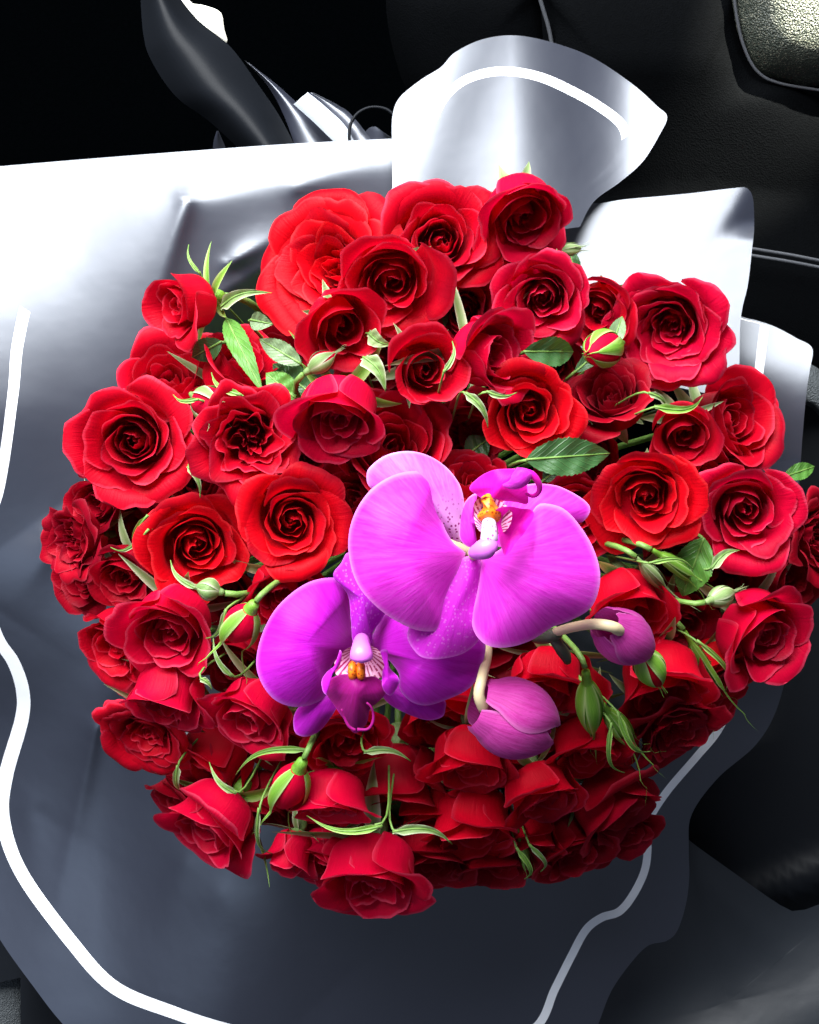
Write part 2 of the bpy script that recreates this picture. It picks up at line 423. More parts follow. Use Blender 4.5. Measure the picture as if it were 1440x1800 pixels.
tr = outline_sheet('floor_mat', [(-60, 1745), (0, 1712), (36, 1690), (38, 1760), (36, 1850), (-60, 1850)], (-10, 1780),
                   lambda x, y, r: -0.305 - 0.004 * r ** 3, M['mat'], n=48, rings=6, closed_smooth=False)
tag(tr, 'grey ribbed floor mat corner at the lower left of the photo', 'floor mat')
b = P(1474, -50, -0.13)
spot('sun_beam', (0.52, 0.72, 0.35), tuple(b), 10.0, 620, (1.0, 0.95, 0.80), 1.0)
b = P(362, 35, -0.2)
spot('sun_beam', (0.25, 0.95, 0.45), tuple(b), 5, 20, (1.0, 0.97, 0.85), 0.3)

# ------------------------------------------------------------------ wrapping sheets
def ray_radius(curve, c, th):
    """Farthest crossing of a polyline with rays from c at angles th (image axes, y down)."""
    c = np.array(c, float); p = np.array(curve, float) - c
    a, bb = p[:-1], p[1:]
    out = np.full(len(th), np.nan)
    for i, t in enumerate(th):
        d = np.array([math.cos(t), math.sin(t)]); nrm = np.array([-d[1], d[0]])
        sa, sb = a @ nrm, bb @ nrm
        hit = (sa * sb <= 0) & (sa != sb)
        w = np.where(hit, sa / np.where(hit, sa - sb, 1), 0)
        q = ((a + (bb - a) * w[:, None]) @ d)
        q = q[hit & (q > 0)]
        if len(q): out[i] = q.max()
    ok = ~np.isnan(out)
    return np.interp(th, th[ok], out[ok]) if ok.any() else out
def offset(curve, w):
    p = np.array(curve, float); t = np.gradient(p, axis=0); t /= np.linalg.norm(t, axis=1)[:, None]
    return p + np.stack([-t[:, 1], t[:, 0]], -1) * np.asarray(w).reshape(-1, 1)
def seg_dist(x, y, p0, p1):
    p0, p1 = np.array(p0, float), np.array(p1, float); d = p1 - p0; L = np.linalg.norm(d); d /= L
    s = (x - p0[0]) * d[0] + (y - p0[1]) * d[1]; n = -(x - p0[0]) * d[1] + (y - p0[1]) * d[0]
    return s / L, n
def crease(x, y, p0, p1, amp, wid):
    """A pinched fold, strongest at p0 and dying out towards p1."""
    s, n = seg_dist(x, y, p0, p1)
    sc_ = np.clip(s, 0, 1)
    w = wid * (0.5 + sc_)
    dd = np.hypot(n, np.where(s < 0, -s, np.where(s > 1, s - 1, 0)) * np.hypot(p1[0] - p0[0], p1[1] - p0[1]))
    return amp * (1 - sc_) ** 0.7 * np.exp(-np.sqrt((dd / w) ** 2 + 0.12)) * np.clip(1 - np.maximum(s - 1, 0) * 4, 0, 1)

def wrap_sheet(name, c, th0, th1, edge, stripe, zfun, inner, parent, mats, nth=220, nin=26, srange=None):
    th = np.linspace(th0, th1, nth)
    re = ray_radius(catmull(edge, 500), c, th)
    if stripe is not None:
        st = catmull([p[:2] for p in stripe], 600)
        wv = np.interp(np.linspace(0, 1, 600), np.linspace(0, 1, len(stripe)), [p[2] for p in stripe]) * 0.42
        ra = ray_radius(offset(st, wv), c, th); rb = ray_radius(offset(st, -wv), c, th)
        r1, r2 = np.minimum(ra, rb), np.maximum(ra, rb)
        r2 = np.minimum(r2, re - 3); r1 = np.minimum(r1, r2 - 2)
    else:
        r1, r2 = re * 0.90, re * 0.93
    ri = inner(th) if callable(inner) else np.full(nth, float(inner))
    cols = []
    for k in range(nin): cols.append(ri + (r1 - ri) * (k / nin))
    cols += [r1, (r1 + r2) / 2, r2]
    for k in range(1, 7): cols.append(r2 + (re - r2) * k / 6)
    Rr = np.array(cols)
    x = c[0] + Rr * np.cos(th)[None]; y = c[1] + Rr * np.sin(th)[None]
    z = zfun(x, y, Rr, th[None] + 0 * Rr, re[None] + 0 * Rr)
    v = PN(x.ravel(), y.ravel(), z.ravel())
    f, mi = [], []
    nr = len(cols)
    for j in range(nr - 1):
        for i in range(nth - 1):
            f.append((j * nth + i, (j + 1) * nth + i, (j + 1) * nth + i + 1, j * nth + i + 1))
            mi.append(1 if (stripe is not None and nin <= j < nin + 2 and (srange is None or srange[0] <= math.degrees(th[i]) <= srange[1])) else 0)
    me = make_mesh(name, v, [q[::-1] for q in f], mats=mi)
    return link_mesh(name, me, mats, parent)

FILM = [M['film'], M['stripe']]
wrap = tag(empty('bouquet_wrap', (0, 0, -0.33)), 'slate grey satin florist wrap with a white border line around the roses', 'wrapping paper')
winv = Matrix.Translation((0, 0, 0.33))
def under(o, par=wrap, inv=winv):
    o.parent = par; o.matrix_parent_inverse = inv; return o

CROWN = np.array([(-320, 830), (-60, 640), (150, 478), (330, 356), (500, 318), (700, 282), (860, 262)], float)
def crown_sd(x, y):
    """Signed pixel distance beyond the crown fold (positive = outside, above it)."""
    best = np.full(x.shape, 1e9); sgn = np.zeros(x.shape)
    for p0, p1 in zip(CROWN[:-1], CROWN[1:]):
        s, n = seg_dist(x, y, p0, p1)
        L = np.hypot(*(p1 - p0)); e = np.where(s < 0, -s, np.where(s > 1, s - 1, 0)) * L
        d = np.hypot(n, e)
        m = d < best; best = np.where(m, d, best); sgn = np.where(m, -np.sign(n), sgn)
    return best * sgn
def softp(x, w): return w * np.log1p(np.exp(np.clip(x / w, -40, 40)))
def z_main(x, y, r, th, re):
    d = np.hypot(x - 720, y - 950)
    sd = crown_sd(x, y)
    w = 9 + 75 * ss((330 - x) / 220)
    k = S * 1.14
    z = -0.086 - k * (0.42 * softp(sd, w) + 0.20 * np.minimum(softp(-sd, w), 300))
    z -= k * 0.50 * softp(d - 520, 20) * ss((y - 900) / 400)
    z -= k * 0.16 * np.maximum(0, d - 540) * ss((420 - x) / 250) * ss((y - 700) / 250)
    z -= k * 0.22 * softp(y - 800, 80) * ss((520 - x) / 350) * ss((1900 - y) / 600)
    # funnel down to the tied stems
    left = np.exp(-((y - 960) / 230) ** 2) * ss((700 - x) / 300)
    st = 545 + 40 * left
    q = np.clip((st - d) / (st - 35), 0, 1)
    z -= 0.21 * q ** (1.2 + 0.45 * left)
    # ripples along the free edge, right and lower right
    tt = np.degrees(th)
    edge = ss((d / re - 0.55) / 0.45)
    rip = np.sin(np.radians(tt * 11 + 20)) * 0.006 + np.sin(np.radians(tt * 6.3 - 40)) * 0.006
    z += edge * rip * ss((tt + 30) / 30) * ss((78 - tt) / 20)
    rip2 = np.sin(np.radians(tt * 9 + 60)) * 0.004 + np.sin(np.radians(tt * 4.3)) * 0.007
    z += edge * rip2 * ss((tt - 100) / 20) * ss((195 - tt) / 20)
    z += crease(x, y, (328, 354), (215, 720), 0.006, 30)
    z += crease(x, y, (402, 464), (520, 400), 0.007, 22) + crease(x, y, (402, 464), (470, 520), -0.004, 26)
    z += crease(x, y, (520, 330), (660, 280), 0.003, 24)
    z += crease(x, y, (322, 1520), (250, 1760), 0.006, 80) + crease(x, y, (390, 1575), (560, 1760), 0.005, 90)
    z += crease(x, y, (50, 1420), (90, 1750), 0.005, 70) + crease(x, y, (90, 960), (10, 1080), 0.008, 50) + crease(x, y, (170, 1280), (90, 1640), 0.006, 22)
    z += crease(x, y, (205, 1200), (60, 1420), 0.010, 60)
    return z
EDGE_MAIN = [(860, 236), (700, 243), (520, 252), (350, 264), (180, 277), (0, 292), (-150, 305), (-260, 420), (-200, 560), (-70, 700), (-105, 860), (-130, 1000), (-95, 1120),
             (-45, 1200), (-45, 1260), (-70, 1370), (-75, 1440), (-52, 1560), (0, 1652), (60, 1736), (112, 1802), (200, 1890), (400, 1940), (700, 1960), (900, 1960), (1020, 1880),
             (1052, 1800), (1075, 1742), (1110, 1692), (1140, 1662), (1170, 1655), (1190, 1638), (1206, 1590), (1212, 1540), (1211, 1490), (1216, 1432), (1262, 1368), (1330, 1308),
             (1368, 1240), (1392, 1130), (1400, 1010), (1403, 880), (1405, 790)]
ST_MAIN = [(800, 322, 18), (500, 332, 18), (250, 352, 20), (130, 400, 22), (60, 500, 26), (32, 600, 28), (22, 700, 28), (-2, 860, 26), (-40, 980, 24), (-8, 1110, 24), (24, 1165, 22), (40, 1215, 22), (38, 1265, 22),
           (10, 1365, 22), (5, 1440, 24), (38, 1535, 28), (125, 1655, 30), (200, 1735, 30), (300, 1778, 28), (410, 1812, 28), (600, 1850, 28), (850, 1850, 28), (942, 1806, 26), (975, 1740, 24), (1004, 1682, 22),
           (1030, 1635, 20), (1058, 1613, 18), (1088, 1603, 18), (1112, 1575, 18), (1133, 1532, 17), (1139, 1490, 17), (1138, 1450, 17), (1170, 1395, 16), (1225, 1330, 16), (1262, 1285, 16), (1288, 1230, 17),
           (1300, 1180, 17), (1316, 1080, 17), (1322, 950, 17), (1322, 800, 17)]
# angles: image axes, 0 = right, 90 = down, 180 = left, 270 = up
def wsheet(name, *a, **k): return under(wrap_sheet(name, *a, **k))
wsheet('film_sheet', (720, 950), math.radians(-12), math.radians(278), EDGE_MAIN[::-1], ST_MAIN[::-1], z_main, 40.0, None, FILM, nth=720, nin=110, srange=(-20, 211))

# the scooped flap at the top
def z_flap(x, y, r, th, re):
    k = S * 1.14
    z = -0.077 + 0 * x
    s, n = seg_dist(x, y, (800, 85), (738, 280))        # the bright upright fold
    z += 0.003 * np.exp(-(n / 70) ** 2) - k * 0.10 * (330 - y) - k * 0.16 * (340 - y) * ss((x - 760) / 420) + k * 0.16 * softp(x - 900, 45) - 0.022 * ss((x - 900) / 220)
    z -= k * 0.22 * softp(n - 20, 14)               # left of the fold drops back
    return z
EDGE_FLAP = [(690, 330), (689, 250), (690, 205), (702, 172), (740, 140), (775, 118), (800, 92), (848, 69), (905, 62), (970, 74), (1040, 100), (1110, 146), (1155, 186), (1173, 205),
             (1160, 236), (1130, 284), (1090, 320), (1042, 357), (1010, 420)]
ST_FLAP = [(700, 300, 16), (716, 262, 16), (752, 225, 16), (782, 172, 16), (815, 142, 18), (860, 127, 19), (905, 126, 19), (955, 137, 20), (1010, 162, 20), (1055, 188, 20), (1092, 218, 20), (1100, 250, 18), (1080, 290, 16), (1030, 340, 14)]
wsheet('film_flap', (868, 420), math.radians(198), math.radians(352), EDGE_FLAP, ST_FLAP, z_flap, 20.0, None, FILM, nth=260, nin=30, srange=(220, 322))

def z_right(x, y, r, th, re):
    k = S * 1.14
    z = -0.086 + k * 0.22 * (y - 560) + k * 0.11 * (x - 1150) + 0.008
    s, n = seg_dist(x, y, (1314, 326), (1262, 420))
    z -= k * 0.75 * softp(-n - 2, 5) * ss((425 - y) / 40)
    return z
wsheet('film_corner', (1000, 640), math.radians(248), math.radians(372), [(900, 330), (960, 345), (1042, 357), (1100, 350), (1200, 341), (1295, 330), (1314, 331), (1324, 350), (1326, 400), (1322, 440), (1315, 500), (1303, 556), (1300, 640), (1300, 720)],
       None, z_right, 15.0, None, [M['film']], nth=200, nin=24)
def z_side(x, y, r, th, re):
    k = S * 1.14
    line = (y - 560) - 0.30 * (x - 1300)
    z = -0.112 - k * 0.34 * softp(-(line - 74), 16) - k * 0.26 * softp(line - 100, 30)
    z += k * 0.30 * (x - 1330)
    return z
wsheet('film_side', (1180, 760), math.radians(-80), math.radians(45), [(1200, 520), (1303, 556), (1330, 563), (1362, 574), (1400, 594), (1428, 612), (1424, 650), (1418, 690), (1410, 780), (1404, 880), (1400, 980)],
       [(1350, 540, 18), (1342, 590, 19), (1336, 640, 19), (1330, 690, 19), (1322, 740, 18), (1318, 800, 18), (1314, 900, 18)], z_side, 15.0, None, FILM, nth=200, nin=24)

# black outer wrap
bw = tag(empty('outer_wrap', P(1320, 1650, -0.17)), 'black satin outer wrap spreading under the grey sheet at the lower right', 'wrapping paper')
binv = Matrix.Translation(-bw.location)
def z_black(x, y, r):
    return -0.215 - S * 0.12 * (y - 1500) + 0.010 * np.sin((x * 0.55 + y) / 80.0) + 0.006 * np.sin((x - y) / 150.0) + crease(x, y, (1215, 1480), (1290, 1760), 0.008, 30) + crease(x, y, (1250, 1560), (1420, 1720), 0.006, 40)
under(outline_sheet('film_sheet', [(1150, 1420), (1205, 1472), (1290, 1534), (1370, 1590), (1400, 1602), (1440, 1590), (1520, 1560), (1700, 1500), (1700, 2050), (900, 2050), (980, 1700)],
      (1280, 1760), z_black, M['outer_film'], n=120, rings=18), bw, binv)
under(outline_sheet('film_sheet', [(1380, 720), (1440, 690), (1560, 700), (1650, 1100), (1650, 1620), (1440, 1640), (1330, 1590), (1180, 1500), (1180, 1350), (1330, 1200)],
      (1400, 1300), lambda x, y, r: -0.240 - 0.01 * r ** 3 + 0.010 * np.exp(-(((y - 1545) - 0.35 * (1420 - x)) / 30) ** 2), M['black_film'], n=110, rings=16), bw, binv)
lw = outline_sheet('outer_wrap', [(-80, 1600), (36, 1640), (130, 1780), (190, 1900), (36, 1900), (36, 1780), (36, 1690), (0, 1712), (-80, 1750)], (50, 1715),
                   lambda x, y, r: -0.295 + 0.004 * np.sin(x / 30.0), M['black_film'], n=90, rings=10, closed_smooth=False)
tag(lw, 'black wrap edge showing under the grey sheet at the lower left corner', 'wrapping paper')

# rolled black sheet and crumpled ends at the top
def roll_strip(name, left, right, z0, bulge, mat, parent=None, n=60, m=16, lab=None):
    L, R_ = catmull(left, n), catmull(right, n)
    t = np.linspace(0, 1, m)
    xy = L[None] * (1 - t)[:, None, None] + R_[None] * t[:, None, None]
    z = z0 + bulge * np.sin(np.pi * t)[:, None] + 0 * xy[..., 0]
    z = z + np.linspace(-0.01, 0.0, n)[None]
    v = PN(xy[..., 0].ravel(), xy[..., 1].ravel(), z.ravel())
    return link_mesh(name, make_mesh(name, v, grid_faces(n, m)), mat, parent)
rr = roll_strip('rolled_black_sheet', [(245, -40), (252, 60), (268, 110), (310, 170), (370, 215), (450, 290)], [(290, -40), (345, 32), (405, 82), (455, 150), (495, 210), (535, 290)], -0.165, 0.022, M['black_film'])
tag(rr, 'black glossy sheet rolled into a tube behind the grey wrap', 'paper roll')
rr = roll_strip('folded_strip', [(430, 106), (470, 150), (500, 205), (530, 290)], [(440, 112), (500, 160), (560, 220), (620, 290)], -0.172, 0.006, M['film'])
tag(rr, 'narrow slate grey folded strip beside the black rolled sheet', 'paper strip')
rr = tag(empty('crumpled_paper_end', P(570, 215, -0.16)), 'crumpled glossy white paper end peeking over the wrap', 'paper strip')
ri = Matrix.Translation(-rr.location)
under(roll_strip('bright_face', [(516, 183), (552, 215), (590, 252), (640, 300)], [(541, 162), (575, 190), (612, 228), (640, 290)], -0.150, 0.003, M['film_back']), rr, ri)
under(roll_strip('shaded_face', [(541, 162), (575, 190), (612, 228), (640, 290)], [(552, 163), (595, 185), (622, 206), (680, 280)], -0.152, -0.002, M['film']), rr, ri)  # shade put into the colour: darker film than the bright face
v, f = tube([P(x, y, -0.15) for x, y in catmull([(618, 300), (614, 235), (622, 207), (640, 192), (662, 188), (686, 196), (705, 225), (712, 300)], 40)], [0.0009] * 40, 6)
tag(link_mesh('ribbon_loop', make_mesh('ribbon_loop', v, f), M['black_film']), 'thin dark ribbon loop behind the wrap next to the top flap', 'ribbon')
rr = roll_strip('paper_scrap', [(632, 246), (642, 232), (650, 224), (660, 222)], [(640, 290), (680, 280), (690, 246), (700, 250)], -0.155, 0.003, M['film'])
tag(rr, 'small grey paper fold inside the dark ribbon loop', 'paper strip')
rr = roll_strip('paper_tip', [(374, 262), (376, 246), (381, 230)], [(398, 262), (391, 246), (384, 230)], -0.150, 0.002, M['film'])
tag(rr, 'tiny pale paper tip poking up left of the black roll', 'paper strip')

# ------------------------------------------------------------------ roses
NV, NU = 15, 21
_vs = np.concatenate([np.linspace(0, 0.90, NV - 3), [0.95, 0.98, 1.0]])
_us = np.concatenate([[-1, -0.965], np.linspace(-0.88, 0.88, NU - 4), [0.965, 1]])
PF = grid_faces(NU, NV)
KINDS = {   # petals, belly radius in/out, length in/out, flare in/out (deg), flare power, half width in/out, ruffle, opening jitter
    'open':   dict(n=25, r=(0.05, 0.60), L=(0.72, 1.18), fl=(-22, 92), p=1.6, w=(1.7, 0.98), ruf=0.016, rp=0.95),
    'full':   dict(n=36, r=(0.05, 0.66), L=(0.55, 1.20), fl=(-10, 118), p=1.0, w=(1.5, 0.80), ruf=0.022, rp=0.85),
    'cup':    dict(n=20, r=(0.06, 0.62), L=(0.72, 1.24), fl=(-20, 62), p=1.7, w=(1.8, 1.08), ruf=0.014, rp=0.95),
    'bud':    dict(n=14, r=(0.05, 0.56), L=(0.80, 1.42), fl=(-16, 48), p=2.2, w=(2.0, 1.22), ruf=0.010, rp=1.0),
    'frilly': dict(n=33, r=(0.05, 0.58), L=(0.60, 1.10), fl=(-10, 88), p=1.2, w=(1.0, 0.85), ruf=0.050, rp=0.85),
}
def petal_verts(rg, t, K, phi, extra):
    n = K['n']
    ri = K['r'][0] + (K['r'][1] - K['r'][0]) * t ** K['rp']
    L = (K['L'][0] + (K['L'][1] - K['L'][0]) * t ** 0.8) * rg.uniform(0.94, 1.06)
    fl = K['fl'][0] + (K['fl'][1] - K['fl'][0]) * t ** K['p'] + rg.gauss(0, 9) * (0.4 + t) + extra.get('flare', 0) * t
    Wd = (K['w'][0] + (K['w'][1] - K['w'][0]) * t ** 0.7) * rg.uniform(0.9, 1.1)
    a0 = math.radians(rg.uniform(8, 22))
    fine = np.linspace(0, 1, 61)
    vb = 0.46
    al = np.where(fine < vb, a0 + (math.pi / 2 - a0) * ss(fine / vb), math.pi / 2 - math.radians(fl) * ss((fine - vb) / (1 - vb)) ** 1.15)
    # lip: the last fifth rolls back on the outer petals
    al = al - math.radians(max(0, 55 * (t - 0.25))) * ss((fine - 0.80) / 0.20)
    ds = L / 60
    r = np.concatenate([[0], np.cumsum(np.cos(al[:-1]) * ds)]); z = np.concatenate([[0], np.cumsum(np.sin(al[:-1]) * ds)])
    ib = int(vb * 60)
    k = ri / max(r[ib], 1e-3)
    r = np.where(fine <= vb, r * k, ri + (r - r[ib]))
    u = _us[None, :]; vv = _vs[:, None]
    trim = 1 - 0.26 * np.abs(u) ** 2.8 + 0.055 * np.exp(-(u / 0.17) ** 2) * rg.uniform(-0.3, 1.3) - 0.03 * np.exp(-((u - rg.uniform(-.6, .6)) / 0.12) ** 2) * rg.uniform(0, 1)
    ph = rg.uniform(0, 6.28); ph2 = rg.uniform(0, 6.28)
    trim = trim + 0.024 * np.sin(u * 6 + ph) + 0.012 * np.sin(u * 14 + ph2)
    ve = np.clip(vv * trim, 0, 1)
    rr = np.interp(ve, fine, r); zz = np.interp(ve, fine, z)
    sp = rg.uniform(0.04, 0.09) * (0.35 + 0.65 * t) * (1 if extra.get('hand', 1) > 0 else -1)
    rr = rr + sp * u * ss(ve * 1.6)
    rf = K['ruf'] * rg.uniform(0.6, 1.5)
    wob = np.sin(u * rg.uniform(3, 5.5) + ph) + 0.6 * np.sin(u * rg.uniform(7, 10) + ph2)
    rr = rr + rf * ve ** 2.5 * wob
    zz = zz + rf * 0.7 * ve ** 3 * np.sin(u * rg.uniform(4, 7) + ph2)
    # the sides of the outer petals curl back a little
    rr = rr + (0.05 * t) * np.abs(u) ** 4 * ve ** 2
    zz = zz - (0.07 * t + 0.11 * max(0, t - 0.5)) * np.abs(u) ** 3 * ve ** 2
    # each petal leans a little differently
    ln = rg.gauss(0, 0.07) * t
    rr, zz = rr + ln * zz * ve, zz - ln * rr * ve
    rr = np.maximum(rr, 0.004)
    a = phi + u * Wd * (0.55 + 0.45 * ss(ve * 1.5))
    # flatten: petals keep their own width where they flare far out
    sh = ri / np.maximum(rr, ri)
    a = phi + (a - phi) * (0.35 + 0.65 * sh ** 0.6)
    x, y = rr * np.cos(a), rr * np.sin(a)
    zz = zz + 0.03 * math.sqrt(t)
    return np.stack([x, y, zz], -1).reshape(-1, 3), float(rr.max())
_U = np.repeat(_us[None], NV, 0).ravel(); _V = np.repeat(_vs[:, None], NU, 1).ravel()
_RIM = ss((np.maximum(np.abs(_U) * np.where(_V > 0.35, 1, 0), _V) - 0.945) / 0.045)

BIND = Vector((0, 0, -0.30))
def sepal_mesh(rg, phi, length, width, spread, curl):
    """Narrow pointed sepal arching away from the base of a flower (local units)."""
    n = 9
    s = np.linspace(0, 1, n)
    al = spread + curl * s
    dr = np.cos(al) * length / (n - 1); dz = np.sin(al) * length / (n - 1)
    r = 0.13 + np.concatenate([[0], np.cumsum(dr[:-1])]); z = 0.02 + np.concatenate([[0], np.cumsum(dz[:-1])])
    side = rg.uniform(-0.12, 0.12) * s ** 2
    w = width * np.clip(np.sin(np.pi * (0.20 + 0.80 * s)) ** 0.9, 0, 1) * (1 - 0.35 * s)
    w[-1] = 0.004
    uu = np.array([-1, -0.5, 0, 0.5, 1.0])
    v = []
    for i in range(n):
        for q in uu:
            rr, tt, zz = r[i] - 0.25 * abs(q) * w[i] * 0.0, q * w[i] + side[i], z[i] + 0.35 * abs(q) * w[i]
            v.append((rr * math.cos(phi) - tt * math.sin(phi), rr * math.sin(phi) + tt * math.cos(phi), zz))
    at = dict(across=np.tile(uu, n), along=np.repeat(s, 5), rim=np.tile(np.array([1, .2, 0, .2, 1.0]), n))
    return make_mesh('sepal', v, grid_faces(5, n), at)
def lathe(profile, sides=14):
    v = []
    for r, z in profile:
        for k in range(sides):
            a = 2 * math.pi * k / sides; v.append((r * math.cos(a), r * math.sin(a), z))
    return v, grid_faces(sides, len(profile), True)
def stem_for(root, base, axis, R, mat, length=0.03):
    """Green stem from the flower's base bending down to the tie of the bouquet."""
    end = Vector((base.x * 0.16, base.y * 0.16, -0.27))
    mid = end.lerp(base, 0.45); mid.z = min(mid.z, base.z - 0.05)
    pts = bez(base, base - axis * length, mid, end, 14)
    v, f = tube(pts, [0.0017 - 0.0004 * (i / 13) for i in range(14)], 7)
    mi = root.matrix_basis.inverted()
    v = [mi @ q for q in v]
    n = len(v)
    me = make_mesh('stem', v, f, dict(across=np.arange(n) % 7 / 7.0, along=np.arange(n) / n * 6))
    return link_mesh('stem', me, mat, root)
def dome(px, py):
    d2 = ((px - 730) ** 2 + (py - 900) ** 2) / 650.0 ** 2
    return 0.028 - 0.062 * d2
rose_n = 0
def rose(px, py, R, dz, dirdeg, tilt, kind, mat, label, sep='sepal', seps=5, seplen=0.0, sepcurl=1.0, hand=1, flare=0, nmul=1.0, group='red spray roses in the bouquet', squash=1.0):
    global rose_n
    rose_n += 1
    rg = random.Random(1000 + rose_n * 17)
    z = dome(px, py) + dz
    R *= 1.14
    if py > 1150 and 20 < tilt < 66 and kind != 'full': tilt += 13
    if not seplen: seplen = 0.95 if tilt > 42 else 0.5
    if tilt < 30: seplen = min(seplen, 0.62)
    c = P(px, py, z)
    tocam = (Vector((0, 0, D)) - c).normalized()
    dv = Vector((math.cos(math.radians(dirdeg)), math.sin(math.radians(dirdeg)), 0))
    dv = (dv - tocam * dv.dot(tocam)).normalized()
    axis = (tocam * math.cos(math.radians(tilt)) + dv * math.sin(math.radians(tilt))).normalized()
    Rm = R * S * (D - z) / D
    K = dict(KINDS[kind]); n = max(8, int(K['n'] * nmul)); K['n'] = n
    ex = dict(hand=hand, flare=flare)
    ph = rg.uniform(0, 6.28)
    pet, rms = [], []
    for i in range(n):
        t = (i / (n - 1))
        phi = ph + i * 2.39996 + rg.gauss(0, 0.12)
        v, rm = petal_verts(rg, t, K, phi, ex)
        pet.append(v); rms.append(rm)
    sc_ = Rm / float(np.mean(sorted(rms)[-6:]))
    q = axis.to_track_quat('Z', 'Y') @ Quaternion((0, 0, 1), rg.uniform(0, 6.28))
    zc = 0.50 if kind != 'bud' else 0.62
    base = c - axis * (zc * sc_)
    root = empty('rose', base, q, sc_)
    tag(root, label, 'rose', group)
    for v in pet:
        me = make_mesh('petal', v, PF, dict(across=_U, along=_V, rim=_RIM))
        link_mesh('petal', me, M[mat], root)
    # calyx with its sepals, and the stem
    prof = [(0.04, -0.30), (0.10, -0.28), (0.16, -0.18), (0.17, -0.08), (0.13, 0.0), (0.20, 0.05), (0.26, 0.12)]
    v, f = lathe(prof, 12)
    nn = len(v)
    cal = link_mesh('calyx', make_mesh('calyx', v, f, dict(across=np.arange(nn) % 12 / 3.0, along=np.arange(nn) / nn * 2, rim=np.zeros(nn))), M[sep], root)
    for k in range(seps):
        sm = sepal_mesh(rg, ph + k * 2 * math.pi / 5 + rg.gauss(0, 0.2), seplen * rg.uniform(0.85, 1.25), rg.uniform(0.09, 0.15), rg.uniform(-0.5, 0.4), sepcurl * rg.uniform(-1.2, 0.7))
        link_mesh('sepal', sm, M[sep], cal)
    bpy_base = base - axis * (0.28 * sc_)
    root_m = Matrix.LocRotScale(base, q, Vector((sc_,) * 3))
    end = bpy_base
    tv = stem_for_m(root, root_m, end, axis)
    return root
def stem_for_m(root, rm, base, axis, mat=None, length=0.03, rad=0.0017):
    end = Vector((base.x * 0.16, base.y * 0.16, -0.27))
    mid = end.lerp(base, 0.45); mid.z = min(mid.z, base.z - 0.05)
    pts = bez(base, base - axis * length, mid, end, 14)
    v, f = tube(pts, [rad] * 14, 7)
    mi = rm.inverted(); v = [mi @ q for q in v]; n = len(v)
    me = make_mesh('stem', v, f, dict(across=np.arange(n) % 7 / 7.0, along=np.arange(n) / n * 6))
    return link_mesh('stem', me, mat or M['stem'], root)

